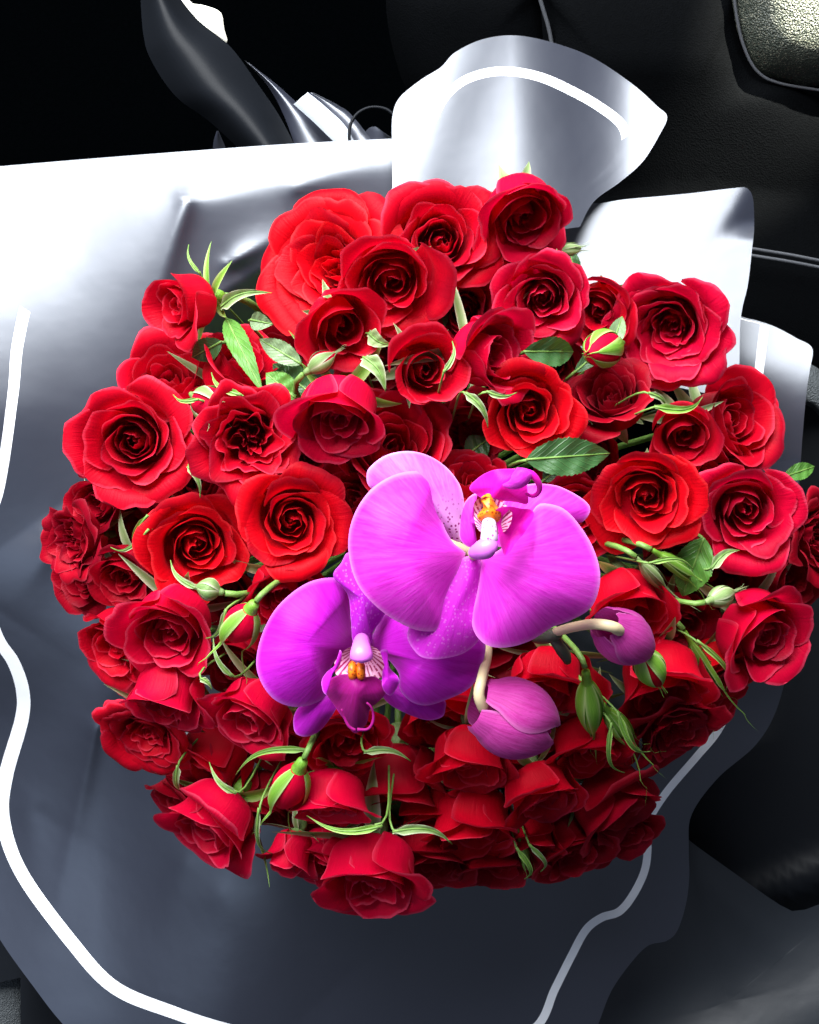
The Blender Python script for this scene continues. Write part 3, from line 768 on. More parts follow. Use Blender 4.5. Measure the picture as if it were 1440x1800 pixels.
UP, DN, LF, RT = 90, -90, 180, 0
ROSES = [
 # top cluster
 (590, 470, 130, -0.016, 150, 30, 'full', 'scarlet', 'widest blown-open bright red rose at the upper left of the cluster', dict(flare=18)),
 (776, 425, 100, -0.002, 60, 12, 'open', 'crimson', 'open crimson rose at the top middle, above the orchid', {}),
 (690, 487, 90, 0.020, -90, 20, 'cup', 'crimson', 'cupped crimson rose in front of the widest blown-open rose', {}),
 (600, 570, 62, 0.024, -60, 24, 'bud', 'crimson', 'small half-open rose tucked below the widest blown-open rose', dict(sep='sepal_pale')),
 (917, 372, 80, 0.014, -60, 32, 'cup', 'rosy', 'topmost cupped rose, pinkish red, against the grey flap', dict(sep='sepal')),
 (955, 520, 84, 0.018, -100, 14, 'open', 'rosy', 'open pinkish red rose right of the top middle, with ruffled heart', {}),
 (1055, 540, 60, -0.002, -120, 24, 'cup', 'crimson', 'dark hearted rose half hidden right of the pinkish open rose', {}),
 (1180, 575, 104, 0.012, -120, 20, 'full', 'rosy', 'big open pinkish red rose at the upper right of the bouquet', dict(flare=-30)),
 (745, 648, 58, 0.012, -30, 16, 'bud', 'crimson', 'oval half-open rose above the upper orchid flower', dict(sep='sepal_pale', seplen=1.2)),
 (853, 622, 74, 0.016, -10, 48, 'cup', 'rosy', 'rose turned to the right, showing pink outer petals, centre top', dict(sep='sepal_pale', seplen=1.2)),
 (930, 722, 80, 0.004, -60, 10, 'open', 'scarlet', 'neat spiral scarlet rose above the large dark leaf', dict(nmul=0.8)),
 (1075, 706, 76, -0.004, 100, 38, 'open', 'dark', 'dark shadowed rose between the green bud and the large leaf', {}),
 (1203, 757, 54, 0.008, -80, 22, 'bud', 'crimson', 'small half-open rose below the big rose at the upper right', dict(sep='sepal_pale', seplen=1.3)),
 (1272, 742, 80, -0.016, 10, 46, 'cup', 'crimson', 'loose bright red rose at the right beside the white stripe', {}),
 (1137, 868, 92, 0.012, -90, 16, 'open', 'scarlet', 'scarlet rose with tall outer petals right of the upper orchid', {}),
 (1308, 893, 92, 0.016, -60, 18, 'open', 'rosy', 'open pinkish red rose with dark heart at the far right', dict(nmul=0.85)),
 (1432, 940, 80, -0.004, 0, 52, 'frilly', 'dark', 'ruffled dark rose cut by the right edge of the photo', {}),
 (815, 545, 62, -0.030, -60, 10, 'open', 'dark', 'deep shaded rose down in the gap between the top roses', {}),
 # left
 (328, 532, 54, 0.016, 190, 58, 'bud', 'crimson', 'single bud-like rose leaning left against the bright wrap', dict(sep='sepal_bright', seplen=0.9)),
 (300, 680, 88, -0.018, 100, 36, 'cup', 'crimson', 'loose rose behind the big open rose on the left', {}),
 (415, 655, 66, -0.018, 60, 50, 'cup', 'crimson', 'rose seen from behind below the serrated leaves on the left', {}),
 (236, 774, 101, 0.016, 200, 12, 'open', 'crimson', 'largest round open rose at the left, with dark curled heart', {}),
 (435, 770, 98, 0.020, -100, 10, 'frilly', 'crimson', 'frilly ruffled rose right of the largest left rose', {}),
 (598, 722, 78, 0.020, -100, 46, 'cup', 'rosy', 'rose nodding downwards above left of the upper orchid', dict(sep='sepal_bright')),
 (513, 915, 92, 0.008, -60, 8, 'open', 'scarlet', 'scarlet spiral rose left of the upper orchid petal', dict(hand=-1)),
 (345, 955, 90, 0.006, -80, 14, 'open', 'scarlet', 'flat open scarlet rose below the frilly rose', {}),
 (135, 950, 70, 0.004, 190, 52, 'frilly', 'dark', 'dark rose turned left at the far left rim', {}),
 (178, 880, 52, -0.008, 190, 38, 'cup', 'dark', 'small dark rose tucked under the largest left rose', {}),
 (225, 1005, 62, 0.000, -130, 44, 'cup', 'dark', 'shaded rose hanging left below the dark rim rose', {}),
 (305, 1100, 84, 0.020, -120, 44, 'cup', 'rosy', 'pinkish red rose with folded petals beside the striped bud', dict(sep='sepal_pale')),
 (212, 1122, 66, 0.000, -140, 58, 'cup', 'crimson', 'rose facing away at the left, under the folded pinkish rose', {}),
 (300, 1215, 72, 0.018, -110, 58, 'cup', 'rosy', 'nodding cupped rose above the flattened left rose', {}),
 (262, 1285, 88, 0.006, -120, 56, 'full', 'crimson', 'flattened blown rose with layered petals at the lower left', {}),
 (448, 1245, 78, 0.016, -120, 48, 'cup', 'rosy', 'pinkish rose below the lower orchid on the left side', dict(sep='sepal')),
 (497, 1030, 66, 0.000, -80, 44, 'cup', 'crimson', 'shaded rose above the lower orchid flower', {}),
 # bottom
 (604, 1292, 76, 0.006, -80, 36, 'open', 'crimson', 'open rose peeking out beneath the lower orchid lip', dict(nmul=0.8)),
 (380, 1440, 88, 0.012, -130, 72, 'cup', 'rosy', 'rose hanging at the lower left seen from its side', dict(sep='sepal_bright', seplen=1.2)),
 (385, 1330, 76, -0.018, -130, 60, 'cup', 'crimson', 'shaded rose behind the hanging lower left rose', {}),
 (582, 1395, 68, 0.018, -95, 78, 'cup', 'rosy', 'rose seen from behind in the lower middle', dict(sep='sepal_bright')),
 (512, 1498, 40, 0.012, -110, 80, 'bud', 'rosy', 'small tight bud-like rose hanging at the bottom left of centre', dict(sep='sepal_pale')),
 (655, 1530, 100, 0.018, -95, 66.5, 'open', 'rosy', 'lowest rose, pink and nodding, with pale sepals and stem', dict(sep='sepal_pale', seplen=1.1, sepcurl=0.3, seps=5, nmul=0.8, flare=-20)),
 (575, 1500, 60, 0.000, -110, 70, 'cup', 'rosy', 'rose partly hidden just left of the lowest rose', dict(sep='sepal')),
 (825, 1325, 72, 0.004, -90, 58, 'cup', 'crimson', 'nodding rose under the left side of the lower orchid bud', {}),
 (832, 1435, 74, -0.002, -90, 62, 'cup', 'crimson', 'shaded nodding rose below the row under the orchid bud', {}),
 (930, 1465, 56, -0.006, -80, 62, 'cup', 'crimson', 'small shaded rose at the bottom beside green sepal tips', dict(sep='sepal_bright')),
 (950, 1385, 66, 0.012, -70, 58, 'cup', 'crimson', 'frill edged nodding rose directly below the lower orchid bud', {}),
 (1072, 1405, 82, -0.004, -50, 62, 'cup', 'dark', 'dark rose at the lower right rim of the bouquet', {}),
 (1035, 1300, 66, 0.006, -80, 54, 'cup', 'crimson', 'rose behind the pointed green buds on the lower right', {}),
 (1180, 1270, 92, 0.002, -60, 50, 'frilly', 'dark', 'ruffled rose at the right rim beside the white stripe line', {}),
 (1160, 1185, 78, 0.006, -80, 52, 'cup', 'crimson', 'rose under the right orchid bud and bright green bud', {}),
 (1328, 1105, 84, 0.020, -40, 52, 'cup', 'rosy', 'pinkish rose facing right at the far right rim, dark calyx above', dict(sep='sepal')),
 (1258, 1165, 66, -0.010, -60, 56, 'cup', 'scarlet', 'red rose behind the pinkish far right rose', dict(sep='sepal_bright')),
 (965, 1195, 86, -0.002, -90, 50, 'open', 'crimson', 'shadowed rose just below the upper orchid right petal', dict(nmul=0.8)),
 (1105, 1055, 74, 0.002, -70, 54, 'cup', 'crimson', 'rose below the scarlet rose, right of the orchid petal', {}),
 (1190, 1085, 60, -0.016, -60, 50, 'cup', 'dark', 'dark hidden rose under drooping green sepals on the right', {}),
 (1250, 1010, 72, -0.022, -70, 40, 'cup', 'dark', 'dark hidden rose below the open far right rose', {}),
 (1010, 900, 84, -0.014, -60, 20, 'open', 'crimson', 'rose hidden behind the right sepal of the upper orchid', {}),
 (690, 790, 96, -0.014, 60, 24, 'cup', 'crimson', 'shaded rose above the left sepal of the upper orchid', {}),
 (630, 880, 70, -0.020, 160, 34, 'cup', 'dark', 'dark rose wedged behind the upper orchid left petal', {}),
 (835, 855, 54, -0.016, 90, 44, 'cup', 'crimson', 'small shaded rose behind the orchid sepals, top middle', {}),
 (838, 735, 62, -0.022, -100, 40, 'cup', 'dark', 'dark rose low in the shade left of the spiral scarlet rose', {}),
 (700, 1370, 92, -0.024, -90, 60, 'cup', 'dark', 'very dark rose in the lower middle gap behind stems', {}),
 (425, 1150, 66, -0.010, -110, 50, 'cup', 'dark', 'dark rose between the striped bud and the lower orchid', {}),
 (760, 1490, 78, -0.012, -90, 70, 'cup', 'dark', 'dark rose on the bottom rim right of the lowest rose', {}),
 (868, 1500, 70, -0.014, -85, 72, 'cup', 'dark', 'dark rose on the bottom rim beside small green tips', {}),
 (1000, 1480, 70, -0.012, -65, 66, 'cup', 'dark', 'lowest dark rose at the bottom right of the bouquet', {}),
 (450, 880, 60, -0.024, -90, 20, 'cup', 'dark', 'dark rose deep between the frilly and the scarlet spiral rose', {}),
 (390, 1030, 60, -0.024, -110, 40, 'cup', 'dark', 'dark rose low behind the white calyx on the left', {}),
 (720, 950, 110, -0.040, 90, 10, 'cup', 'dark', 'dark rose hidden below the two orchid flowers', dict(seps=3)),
 (480, 640, 60, -0.045, 120, 20, 'cup', 'dark', 'deep shaded rose behind the leaves in the left gap', {}),
 (540, 800, 62, -0.024, -90, 20, 'cup', 'crimson', 'rose behind the scarlet spiral rose, under the nodding one', {}),
 (880, 480, 62, -0.036, -90, 20, 'cup', 'dark', 'shaded rose below the topmost rose', {}),
 (970, 640, 60, -0.036, -90, 20, 'cup', 'dark', 'shaded rose under the grey green leaf', {}),
 (1020, 790, 64, -0.034, -90, 20, 'cup', 'dark', 'shaded rose under the large dark green leaf', {}),
 (1210, 860, 66, -0.030, -60, 30, 'cup', 'crimson', 'shaded rose between the two open roses at the far right', {}),
 (1180, 980, 60, -0.034, -60, 40, 'cup', 'dark', 'shaded rose beneath the scarlet rose with tall petals', {}),
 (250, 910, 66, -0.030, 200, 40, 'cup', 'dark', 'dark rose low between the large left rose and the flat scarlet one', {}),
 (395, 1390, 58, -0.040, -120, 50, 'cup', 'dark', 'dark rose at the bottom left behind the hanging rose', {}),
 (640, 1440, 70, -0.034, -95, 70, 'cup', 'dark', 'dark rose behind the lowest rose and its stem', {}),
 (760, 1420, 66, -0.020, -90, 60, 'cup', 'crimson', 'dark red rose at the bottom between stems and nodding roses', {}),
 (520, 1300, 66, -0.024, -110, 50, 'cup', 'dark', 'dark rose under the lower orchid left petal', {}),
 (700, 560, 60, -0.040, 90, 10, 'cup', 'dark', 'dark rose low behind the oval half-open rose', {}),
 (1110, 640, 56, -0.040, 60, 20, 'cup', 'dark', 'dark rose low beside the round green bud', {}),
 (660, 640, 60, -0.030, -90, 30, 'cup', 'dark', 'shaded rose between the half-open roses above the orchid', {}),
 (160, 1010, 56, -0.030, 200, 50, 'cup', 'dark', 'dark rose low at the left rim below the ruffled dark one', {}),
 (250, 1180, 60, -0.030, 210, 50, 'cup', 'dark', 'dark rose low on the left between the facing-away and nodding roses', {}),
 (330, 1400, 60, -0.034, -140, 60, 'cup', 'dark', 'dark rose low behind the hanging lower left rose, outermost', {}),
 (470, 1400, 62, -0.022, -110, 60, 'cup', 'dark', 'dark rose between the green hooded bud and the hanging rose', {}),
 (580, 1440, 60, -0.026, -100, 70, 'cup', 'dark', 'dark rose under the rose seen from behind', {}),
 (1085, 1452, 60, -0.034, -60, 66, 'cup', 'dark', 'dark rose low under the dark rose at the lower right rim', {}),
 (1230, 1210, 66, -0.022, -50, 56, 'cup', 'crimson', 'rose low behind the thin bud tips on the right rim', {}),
 (1370, 1010, 62, -0.026, -20, 50, 'cup', 'dark', 'dark rose low between the far right open rose and the edge rose', {}),
 (1312, 720, 46, -0.034, 40, 50, 'cup', 'crimson', 'petals of a rose behind the loose right rose', {}),
 (1250, 820, 62, -0.022, -20, 30, 'cup', 'crimson', 'rose in the gap under the small half-open right rose', {}),
 (1000, 1290, 70, -0.024, -80, 56, 'cup', 'crimson', 'rose low right of the larger orchid bud', {}),
 (900, 1330, 66, -0.024, -90, 60, 'cup', 'crimson', 'rose low beneath the larger orchid bud', {}),
 (780, 1240, 80, -0.024, -90, 50, 'cup', 'crimson', 'rose low below the right sepal of the lower orchid', {}),
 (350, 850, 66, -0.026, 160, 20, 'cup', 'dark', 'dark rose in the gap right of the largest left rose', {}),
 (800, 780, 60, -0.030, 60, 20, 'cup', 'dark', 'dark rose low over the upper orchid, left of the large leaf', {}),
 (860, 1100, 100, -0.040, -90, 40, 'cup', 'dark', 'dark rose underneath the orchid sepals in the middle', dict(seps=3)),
]
for px, py, R, dz, dd, tl, kd, mt, lab, kw in ROSES:
    rose(px, py, R, dz, dd, tl, kd, mt, lab, **kw)

# ------------------------------------------------------------------ leaves
def leaf(bx, by, tx, ty, wpx, z0, z1, mat, label, fold=0.30, roll=0.0, arch=0.15, teeth=9, name='rose_leaf'):
    a, t = P(bx, by, z0), P(tx, ty, z1)
    ax = (t - a); L = ax.length; ax.normalize()
    cam_dir = (Vector((0, 0, D)) - a).normalized()
    side = ax.cross(cam_dir).normalized(); nrm = side.cross(ax).normalized()
    q = Quaternion(ax, roll); side = q @ side; nrm = q @ nrm
    Wd = wpx * S * 0.5
    n, m = 46, 11
    s = np.linspace(0, 1, n); us = np.linspace(-1, 1, m)
    prof = np.sin(np.pi * np.clip(s, 0, 1) ** 0.85) ** 0.8 * (1 - 0.25 * s); prof = prof if teeth else np.clip(s * 7, 0.35, 1) * (1 - s) ** 0.85; prof /= prof.max()
    saw = 1 - (s * teeth * 2 % 1) * 0.11
    v = []
    for i in range(n):
        for u in us:
            w = Wd * prof[i] * (1 + (saw[i] - 1) * abs(u) ** 4)
            p = a + ax * (L * s[i]) + side * (w * u + (0 if teeth else (0.13 if int(bx + by) % 2 else -0.13) * L * math.sin(math.pi * s[i]))) + nrm * (abs(u) * w * fold + arch * L * math.sin(math.pi * s[i]) * 0.6 + 0.05 * w * math.sin(s[i] * 22 + u * 3))
            v.append(p)
    base = a.copy()
    v = [p - base for p in v]
    at = dict(across=np.tile(us, n), along=np.repeat(s, m), rim=np.tile(np.abs(us) ** 6, n))
    root = empty(name, base); tag(root, label, 'leaf', 'serrated rose leaves')
    link_mesh('blade', make_mesh('blade', v, [f[::-1] for f in grid_faces(m, n)], at), mat, root)
    end = Vector((base.x * 0.8, base.y * 0.8, base.z - 0.06)) - base
    pv, pf = tube(bez(Vector((0, 0, 0)) + ax * (L * 0.1), -ax * 0.006, end * 0.5, end, 8), [0.0008 if teeth else 0.0005] * 8, 6)
    k = len(pv)
    link_mesh('leaf_stalk', make_mesh('leaf_stalk', pv, pf, dict(across=np.zeros(k), along=np.arange(k) / k * 3)), M['stem'], root)
    # raised midrib
    rv, rf = tube([Vector(v[i * m + m // 2]) + nrm * 0.0001 for i in range(0, n, 3)], [0.0005 * (1 - i / 20) + 0.0001 for i in range(len(range(0, n, 3)))], 5)
    k = len(rv)
    link_mesh('midrib', make_mesh('midrib', rv, rf, dict(across=np.zeros(k), along=np.arange(k) / k)), M['stem'], root)
    return root
LEAVES = [
 (925, 808, 1072, 797, 66, 0.016, 0.012, 'leaf', 'large glossy dark green leaf right above the upper orchid', 0.2),
 (920, 618, 1008, 618, 52, 0.020, 0.010, 'leaf', 'grey green leaf under the pinkish open rose', 0.6),
 (1010, 655, 1082, 592, 30, 0.004, 0.0, 'leaf', 'narrow leaf edge below the round green bud', 0.3),
 (1075, 612, 1094, 556, 30, 0.014, 0.016, 'leaf_pale', 'small pale leaf standing between the round bud and the big upper right rose', 0.5),
 (990, 790, 1018, 722, 40, 0.004, 0.004, 'leaf', 'dark leaf edge right of the neat spiral scarlet rose', 0.5),
 (1238, 945, 1200, 1048, 70, 0.020, 0.006, 'leaf_bright', 'mid green leaf hanging below the open far right rose', 0.4),
 (1378, 838, 1432, 820, 34, -0.012, -0.012, 'leaf_bright', 'pointed leaf at the right edge next to the wrap', 0.2),
 (398, 560, 462, 690, 40, 0.006, 0.010, 'leaf_bright', 'long serrated leaf sloping down from the leaning bud', 0.5),
 (390, 600, 338, 628, 44, 0.006, 0.0, 'leaf', 'dark leaf lying below the leaning bud', 0.3),
 (440, 562, 480, 570, 34, 0.000, 0.0, 'leaf_pale', 'small folded leaf on the stem of the leaning bud', 0.4),
 (530, 640, 456, 596, 40, -0.012, -0.012, 'leaf_pale', 'pale leaf tucked under the widest blown-open rose', 0.3),
 (520, 700, 468, 656, 48, 0.012, 0.014, 'leaf_bright', 'toothed bright leaf in the left gap beside the nodding rose', 0.3),
 (505, 730, 500, 665, 40, 0.008, 0.012, 'leaf_bright', 'toothed leaf pointing up in the left gap', 0.4),
 (520, 760, 500, 722, 44, 0.000, 0.0, 'leaf', 'round dark leaf deep in the left gap', 0.2),
 (545, 690, 480, 640, 60, -0.022, -0.022, 'leaf', 'broad dark leaf at the bottom of the left gap', 0.2),
 (470, 720, 505, 640, 60, -0.028, -0.02, 'leaf', 'shaded leaf behind the toothed bright leaves', 0.2),
 (820, 800, 860, 770, 50, -0.020, -0.02, 'leaf', 'dark leaf in the gap over the upper orchid', 0.2),
 (740, 580, 790, 540, 50, -0.030, -0.03, 'leaf', 'dark leaf between the top roses', 0.2),
 (700, 1440, 730, 1330, 50, -0.020, -0.02, 'leaf', 'dark leaf behind the stems in the lower middle', 0.2),
 (740, 1440, 750, 1370, 36, -0.014, -0.014, 'leaf', 'narrow dark leaf right of the lower middle stems', 0.4),
 (955, 845, 1000, 810, 40, -0.006, -0.006, 'leaf', 'shaded leaf behind the lip tip of the upper orchid', 0.3),
 (1015, 500, 1000, 432, 30, -0.016, -0.016, 'leaf', 'dark small leaf beside the topmost rose', 0.3),
]
for bx, by, tx, ty, w, z0, z1, mt, lab, fo in LEAVES:
    d0 = dome(bx, by); d1 = dome(tx, ty)
    leaf(bx, by, tx, ty, w, d0 + z0, d1 + z1, M[mt], lab, fold=fo)

# narrow sepals and leaflets that stick out between the roses
LEAFLETS = [
 (348, 1036, 300, 985, 15, 0.030, 0.026, 'sepal_pale', 'long pale sepal over the flat open scarlet rose'),
 (408, 1190, 375, 1118, 13, 0.030, 0.026, 'sepal_pale', 'curved pale sepal under the red striped bud'),
 (398, 1070, 362, 1122, 14, 0.036, 0.030, 'sepal_pale', 'white green sepal on the folded pinkish rose'),
 (352, 1192, 372, 1212, 14, 0.036, 0.034, 'sepal_pale', 'short pale sepal tip beside the nodding left rose'),
 (672, 1452, 540, 1434, 17, 0.044, 0.040, 'sepal_bright', 'long green sepal reaching left from the lowest rose'),
 (690, 1462, 795, 1484, 22, 0.044, 0.036, 'sepal_pale', 'pale curled sepal reaching right from the lowest rose'),
 (415, 1395, 368, 1340, 16, 0.034, 0.030, 'sepal', 'dull green sepal above the hanging lower left rose'),
 (455, 1420, 478, 1500, 12, 0.036, 0.026, 'sepal_pale', 'thin pale sepal to the right of the hanging lower left rose'),
 (640, 1322, 722, 1338, 18, 0.028, 0.024, 'sepal', 'dull green sepal under the lip of the lower orchid'),
 (545, 1318, 415, 1362, 16, 0.026, 0.022, 'sepal_bright', 'green sepal lying over the shaded lower left roses'),
 (908, 1490, 922, 1545, 14, 0.020, 0.010, 'sepal_bright', 'first small green tip on the bottom rim'),
 (930, 1484, 950, 1532, 13, 0.020, 0.010, 'sepal_pale', 'pale green tip on the bottom rim next to the greener one'),
 (1150, 715, 1235, 698, 20, 0.034, 0.032, 'sepal_bright', 'bright sepal pointing right under the big upper right rose'),
 (1140, 690, 1172, 716, 15, 0.034, 0.032, 'sepal_pale', 'short pale sepal by the dark shadowed rose'),
 (640, 628, 678, 688, 40, 0.030, 0.026, 'sepal_pale', 'broad grey green sepal under the small half-open rose'),
 (648, 585, 690, 606, 36, 0.026, 0.022, 'sepal', 'olive sepal right of the small half-open rose'),
 (780, 655, 795, 600, 12, 0.036, 0.034, 'sepal_pale', 'thin pale sepal along the right of the oval rose'),
 (818, 690, 858, 752, 20, 0.034, 0.028, 'sepal_pale', 'hooked pale sepal hanging from the rose turned right'),
 (855, 688, 908, 690, 14, 0.036, 0.034, 'sepal_pale', 'flat pale sepal on top of the neat spiral rose'),
 (352, 482, 332, 430, 9, 0.016, 0.020, 'sepal_bright', 'thin green sepal rising from the leaning left bud'),
 (388, 540, 478, 515, 30, 0.014, 0.014, 'sepal_pale', 'dry cream sepal to the right of the leaning left bud'),
 (425, 695, 372, 655, 15, 0.036, 0.034, 'sepal_bright', 'green sepal on top of the frilly ruffled rose'),
 (350, 702, 305, 694, 11, 0.036, 0.034, 'sepal_bright', 'thin green sepal left of the dusky pink bud'),
 (260, 905, 240, 965, 16, 0.030, 0.022, 'sepal_bright', 'green sepal left of the flat open scarlet rose'),
 (262, 930, 195, 962, 12, 0.030, 0.022, 'sepal', 'thin sepal over the shaded hanging left rose'),
 (330, 820, 352, 875, 16, 0.022, 0.018, 'sepal', 'grey green sepal right of the largest left rose'),
 (1085, 1250, 1145, 1320, 15, 0.040, 0.030, 'sepal_bright', 'long green sepal right of the slender green bud'),
 (1075, 1270, 1098, 1358, 12, 0.038, 0.026, 'sepal_bright', 'thin hanging sepal below the slender green bud'),
 (1225, 1125, 1275, 1215, 13, 0.026, 0.016, 'sepal_bright', 'long thin sepal over the right rim roses'),
 (1140, 990, 1218, 1000, 12, 0.028, 0.026, 'sepal_bright', 'thin sepal under the scarlet rose with tall petals'),
 (1250, 1000, 1300, 968, 24, 0.026, 0.026, 'sepal', 'grey green sepal below the open far right rose'),
 (312, 1345, 322, 1390, 18, 0.020, 0.014, 'sepal_pale', 'pale sepal below the flattened blown rose'),
]
for bx, by, tx, ty, w, z0, z1, mt, lab in LEAFLETS:
    o = leaf(bx, by, tx, ty, w * 0.82, dome(bx, by) + z0, dome(tx, ty) + z1, M[mt], lab, fold=0.5, arch=0.22, teeth=0, name='sepal_leaflet')
    o['group'] = 'narrow sepals among the roses'; o['category'] = 'sepal'

# ------------------------------------------------------------------ green rose buds
def rose_bud(bx, by, tx, ty, wpx, z0, z1, mat, label, tips=0.5, red=True, n_sep=5, petal='rosy', open_=0.0, name='rose_bud'):
    """Closed bud: a red heart wrapped in green sepals whose thin tips run on past it."""
    a, t = P(bx, by, z0), P(tx, ty, z1)
    ax = t - a; L = ax.length; ax.normalize()
    rg = random.Random(int(bx * 7 + by))
    q = ax.to_track_quat('Z', 'Y')
    root = empty(name, a, q, L); tag(root, label, 'rose bud', 'closed rose buds')
    w = wpx * S * 0.5 / L
    s = np.linspace(0, 1, 12)
    prof = [(w * math.sin(math.pi * min(1, x * 0.90 + 0.08)) ** 0.70 * (1 - 0.22 * x) * 1.12, x) for x in s]
    v, f = lathe(prof, 16); nn = len(v)
    at = dict(across=np.arange(nn) % 16 / 4.0, along=np.repeat(s, 16), rim=np.zeros(nn))
    link_mesh('bud_petals', make_mesh('bud_petals', v, f, at), M[petal] if red else M[mat], root)
    v, f = lathe([(0.02, -0.24), (0.26 * w + 0.01, -0.21), (0.34 * w, -0.13), (0.38 * w, -0.06), (0.42 * w, 0.02), (0.62 * w, 0.08)], 12); nn = len(v)
    cal = link_mesh('calyx', make_mesh('calyx', v, f, dict(across=np.arange(nn) % 12 / 3.0, along=np.arange(nn) / nn, rim=np.zeros(nn))), M[mat], root)
    for k in range(n_sep):
        phi = k * 2 * math.pi / n_sep + rg.gauss(0, 0.15)
        m_, uu = 16, np.linspace(-1, 1, 7)
        ln = 1.0 + tips * rg.uniform(0.7, 1.3)
        vv = []
        op = open_ * rg.uniform(0.5, 1.5)
        for i in range(m_):
            x = i / (m_ - 1) * ln
            body = np.interp(x, [p[1] for p in prof], [p[0] for p in prof]) if x <= 1 else prof[-1][0] * (1 - min(1, (x - 1) * 0.5))
            rr = max(body, 0.05 * w) * 1.08 + op * max(0, x - 0.3) ** 1.5
            hm = 0.62 if open_ < 0.05 else 0.40
            half = hm * (1 - x / ln) ** 0.75 if x < 0.9 else max(0.06, hm * (1 - x / ln) ** 0.75)
            hw = rr * half + 0.0
            if x > 0.85: hw = max(0.03 * (1 - x / ln), 0.25 * w * (1 - x / ln))
            bend = 0.25 * max(0, x - 0.9) ** 2 * rg.uniform(-0.2, 1)
            for u in uu:
                an = phi + (u * half * 1.1 if x <= 0.85 else 0)
                tx_ = (u * hw if x > 0.85 else 0)
                r_ = rr + bend + 0.03 * w * (1 - abs(u))
                vv.append((r_ * math.cos(an) - tx_ * math.sin(an), r_ * math.sin(an) + tx_ * math.cos(an), x * 1.0))
        at = dict(across=np.tile(uu, m_), along=np.repeat(np.linspace(0, 1, m_), 7), rim=np.tile(np.abs(uu) ** 4, m_))
        link_mesh('sepal', make_mesh('sepal', vv, grid_faces(7, m_), at), M[mat], cal)
    rm = Matrix.LocRotScale(a, q, Vector((L, L, L)))
    stem_for_m(root, rm, a - ax * 0.27 * L, ax, M['stem'], 0.02, 0.0013)
    return root
BUDS = [
 (1080, 606, 1034, 622, 60, 0.024, 0.036, 'sepal_bright', 'round green bud with a red slit left of the big upper right rose', dict(tips=0.15)),
 (1128, 1148, 1160, 1205, 50, 0.042, 0.040, 'sepal_bright', 'bright green closed bud below the right orchid bud', dict(tips=0.25, petal='crimson')),
 (1032, 1200, 1042, 1290, 44, 0.030, 0.020, 'sepal_bright', 'slim pointed green bud right of the lower orchid bud', dict(tips=0.45, red=False)),
 (1068, 1250, 1110, 1305, 34, 0.026, 0.018, 'sepal_bright', 'slender green bud with split tips beside the slim pointed one', dict(tips=0.9, red=False, open_=0.12)),
 (525, 1352, 492, 1418, 62, 0.036, 0.030, 'sepal_bright', 'green bud with long sepals showing red, lower left middle', dict(tips=0.5, open_=0.22, n_sep=3)),
 (440, 1072, 405, 1125, 58, 0.036, 0.030, 'sepal_bright', 'red striped bud in open green sepals left of the lower orchid', dict(tips=0.5, open_=0.4, n_sep=3)),
 (1128, 990, 1165, 1030, 24, 0.018, 0.012, 'sepal', 'narrow green bud hanging under the scarlet rose at the right', dict(tips=0.9, red=False, open_=0.15)),
 (1160, 975, 1215, 1010, 26, 0.018, 0.014, 'sepal_bright', 'thin green bud beside the hanging mid green leaf', dict(tips=0.8, red=False, open_=0.2)),
 (1215, 1130, 1262, 1215, 24, 0.010, 0.004, 'sepal_bright', 'thin green bud tips at the right above the white stripe', dict(tips=0.6, red=False, open_=0.2)),
 (985, 440, 1022, 436, 22, 0.0, 0.004, 'sepal', 'tiny olive bud beside the topmost rose, against the wrap', dict(tips=0.5, red=False, open_=0.2)),
 (350, 700, 392, 722, 56, 0.02, 0.03, 'sepal_pale', 'small dusky pink bud behind the frilly rose', dict(tips=0.3, open_=0.35, petal='rosy')),
 (915, 1480, 930, 1530, 18, 0.004, 0.0, 'sepal_bright', 'small green tips under the bottom right roses', dict(tips=0.3, red=False, open_=0.2)),
 (545, 650, 590, 620, 34, 0.026, 0.026, 'sepal_pale', 'white green bud below the small half-open rose', dict(tips=0.4, petal='rosy')),
 (385, 1040, 345, 1030, 36, 0.030, 0.034, 'sepal_pale', 'pale white calyx bud above the folded pinkish rose', dict(tips=0.2, red=False)),
 (1250, 1055, 1290, 1040, 34, 0.030, 0.026, 'sepal', 'dusky green calyx bud on top of the pinkish far right rose', dict(tips=0.6, red=False)),
]
for bx, by, tx, ty, w, z0, z1, mt, lab, kw in BUDS:
    rose_bud(bx, by, tx, ty, w, dome(bx, by) + z0, dome(tx, ty) + z1, mt, lab, **kw)

# ------------------------------------------------------------------ orchids
def Z7(pts): return [(430 + x / 2.182, 770 + y / 2.182) for x, y in pts]
def tepal(name, pts, base, center, z0, mat, root, tilt=(0, 0), cup=0.008, wave=0.002, wn=3, ridge=0.0, rings=11, n=90, lean=0.0):
    o = Z7(pts); c = Z7([center])[0]; b = Z7([base])[0]
    c = np.array(c); b = np.array(b); ax = c - b; L = np.linalg.norm(ax) + 1e-6; ax = ax / L
    def zf(x, y, r):
        dx, dy = x - c[0], y - c[1]
        an = np.arctan2(dy, dx)
        side = (x - b[0]) * -ax[1] + (y - b[1]) * ax[0]
        al = ((x - b[0]) * ax[0] + (y - b[1]) * ax[1])
        z = z0 + S * (tilt[0] * dx - tilt[1] * dy) - cup * r ** 2.2 + wave * r ** 3 * np.sin(wn * an + 1.3)
        z = z + ridge * np.exp(-(side / 16.0) ** 2) * np.clip(1 - al / (2.2 * L), 0, 1)
        z = z - lean * np.clip(1 - al / (0.9 * L), 0, 1) ** 2
        return z
    ob = outline_sheet(name, o, c, zf, M[mat], None, n=n, rings=rings, base=b)
    ob.parent = root; ob.matrix_parent_inverse = Matrix.Translation(-root.location)
    return ob
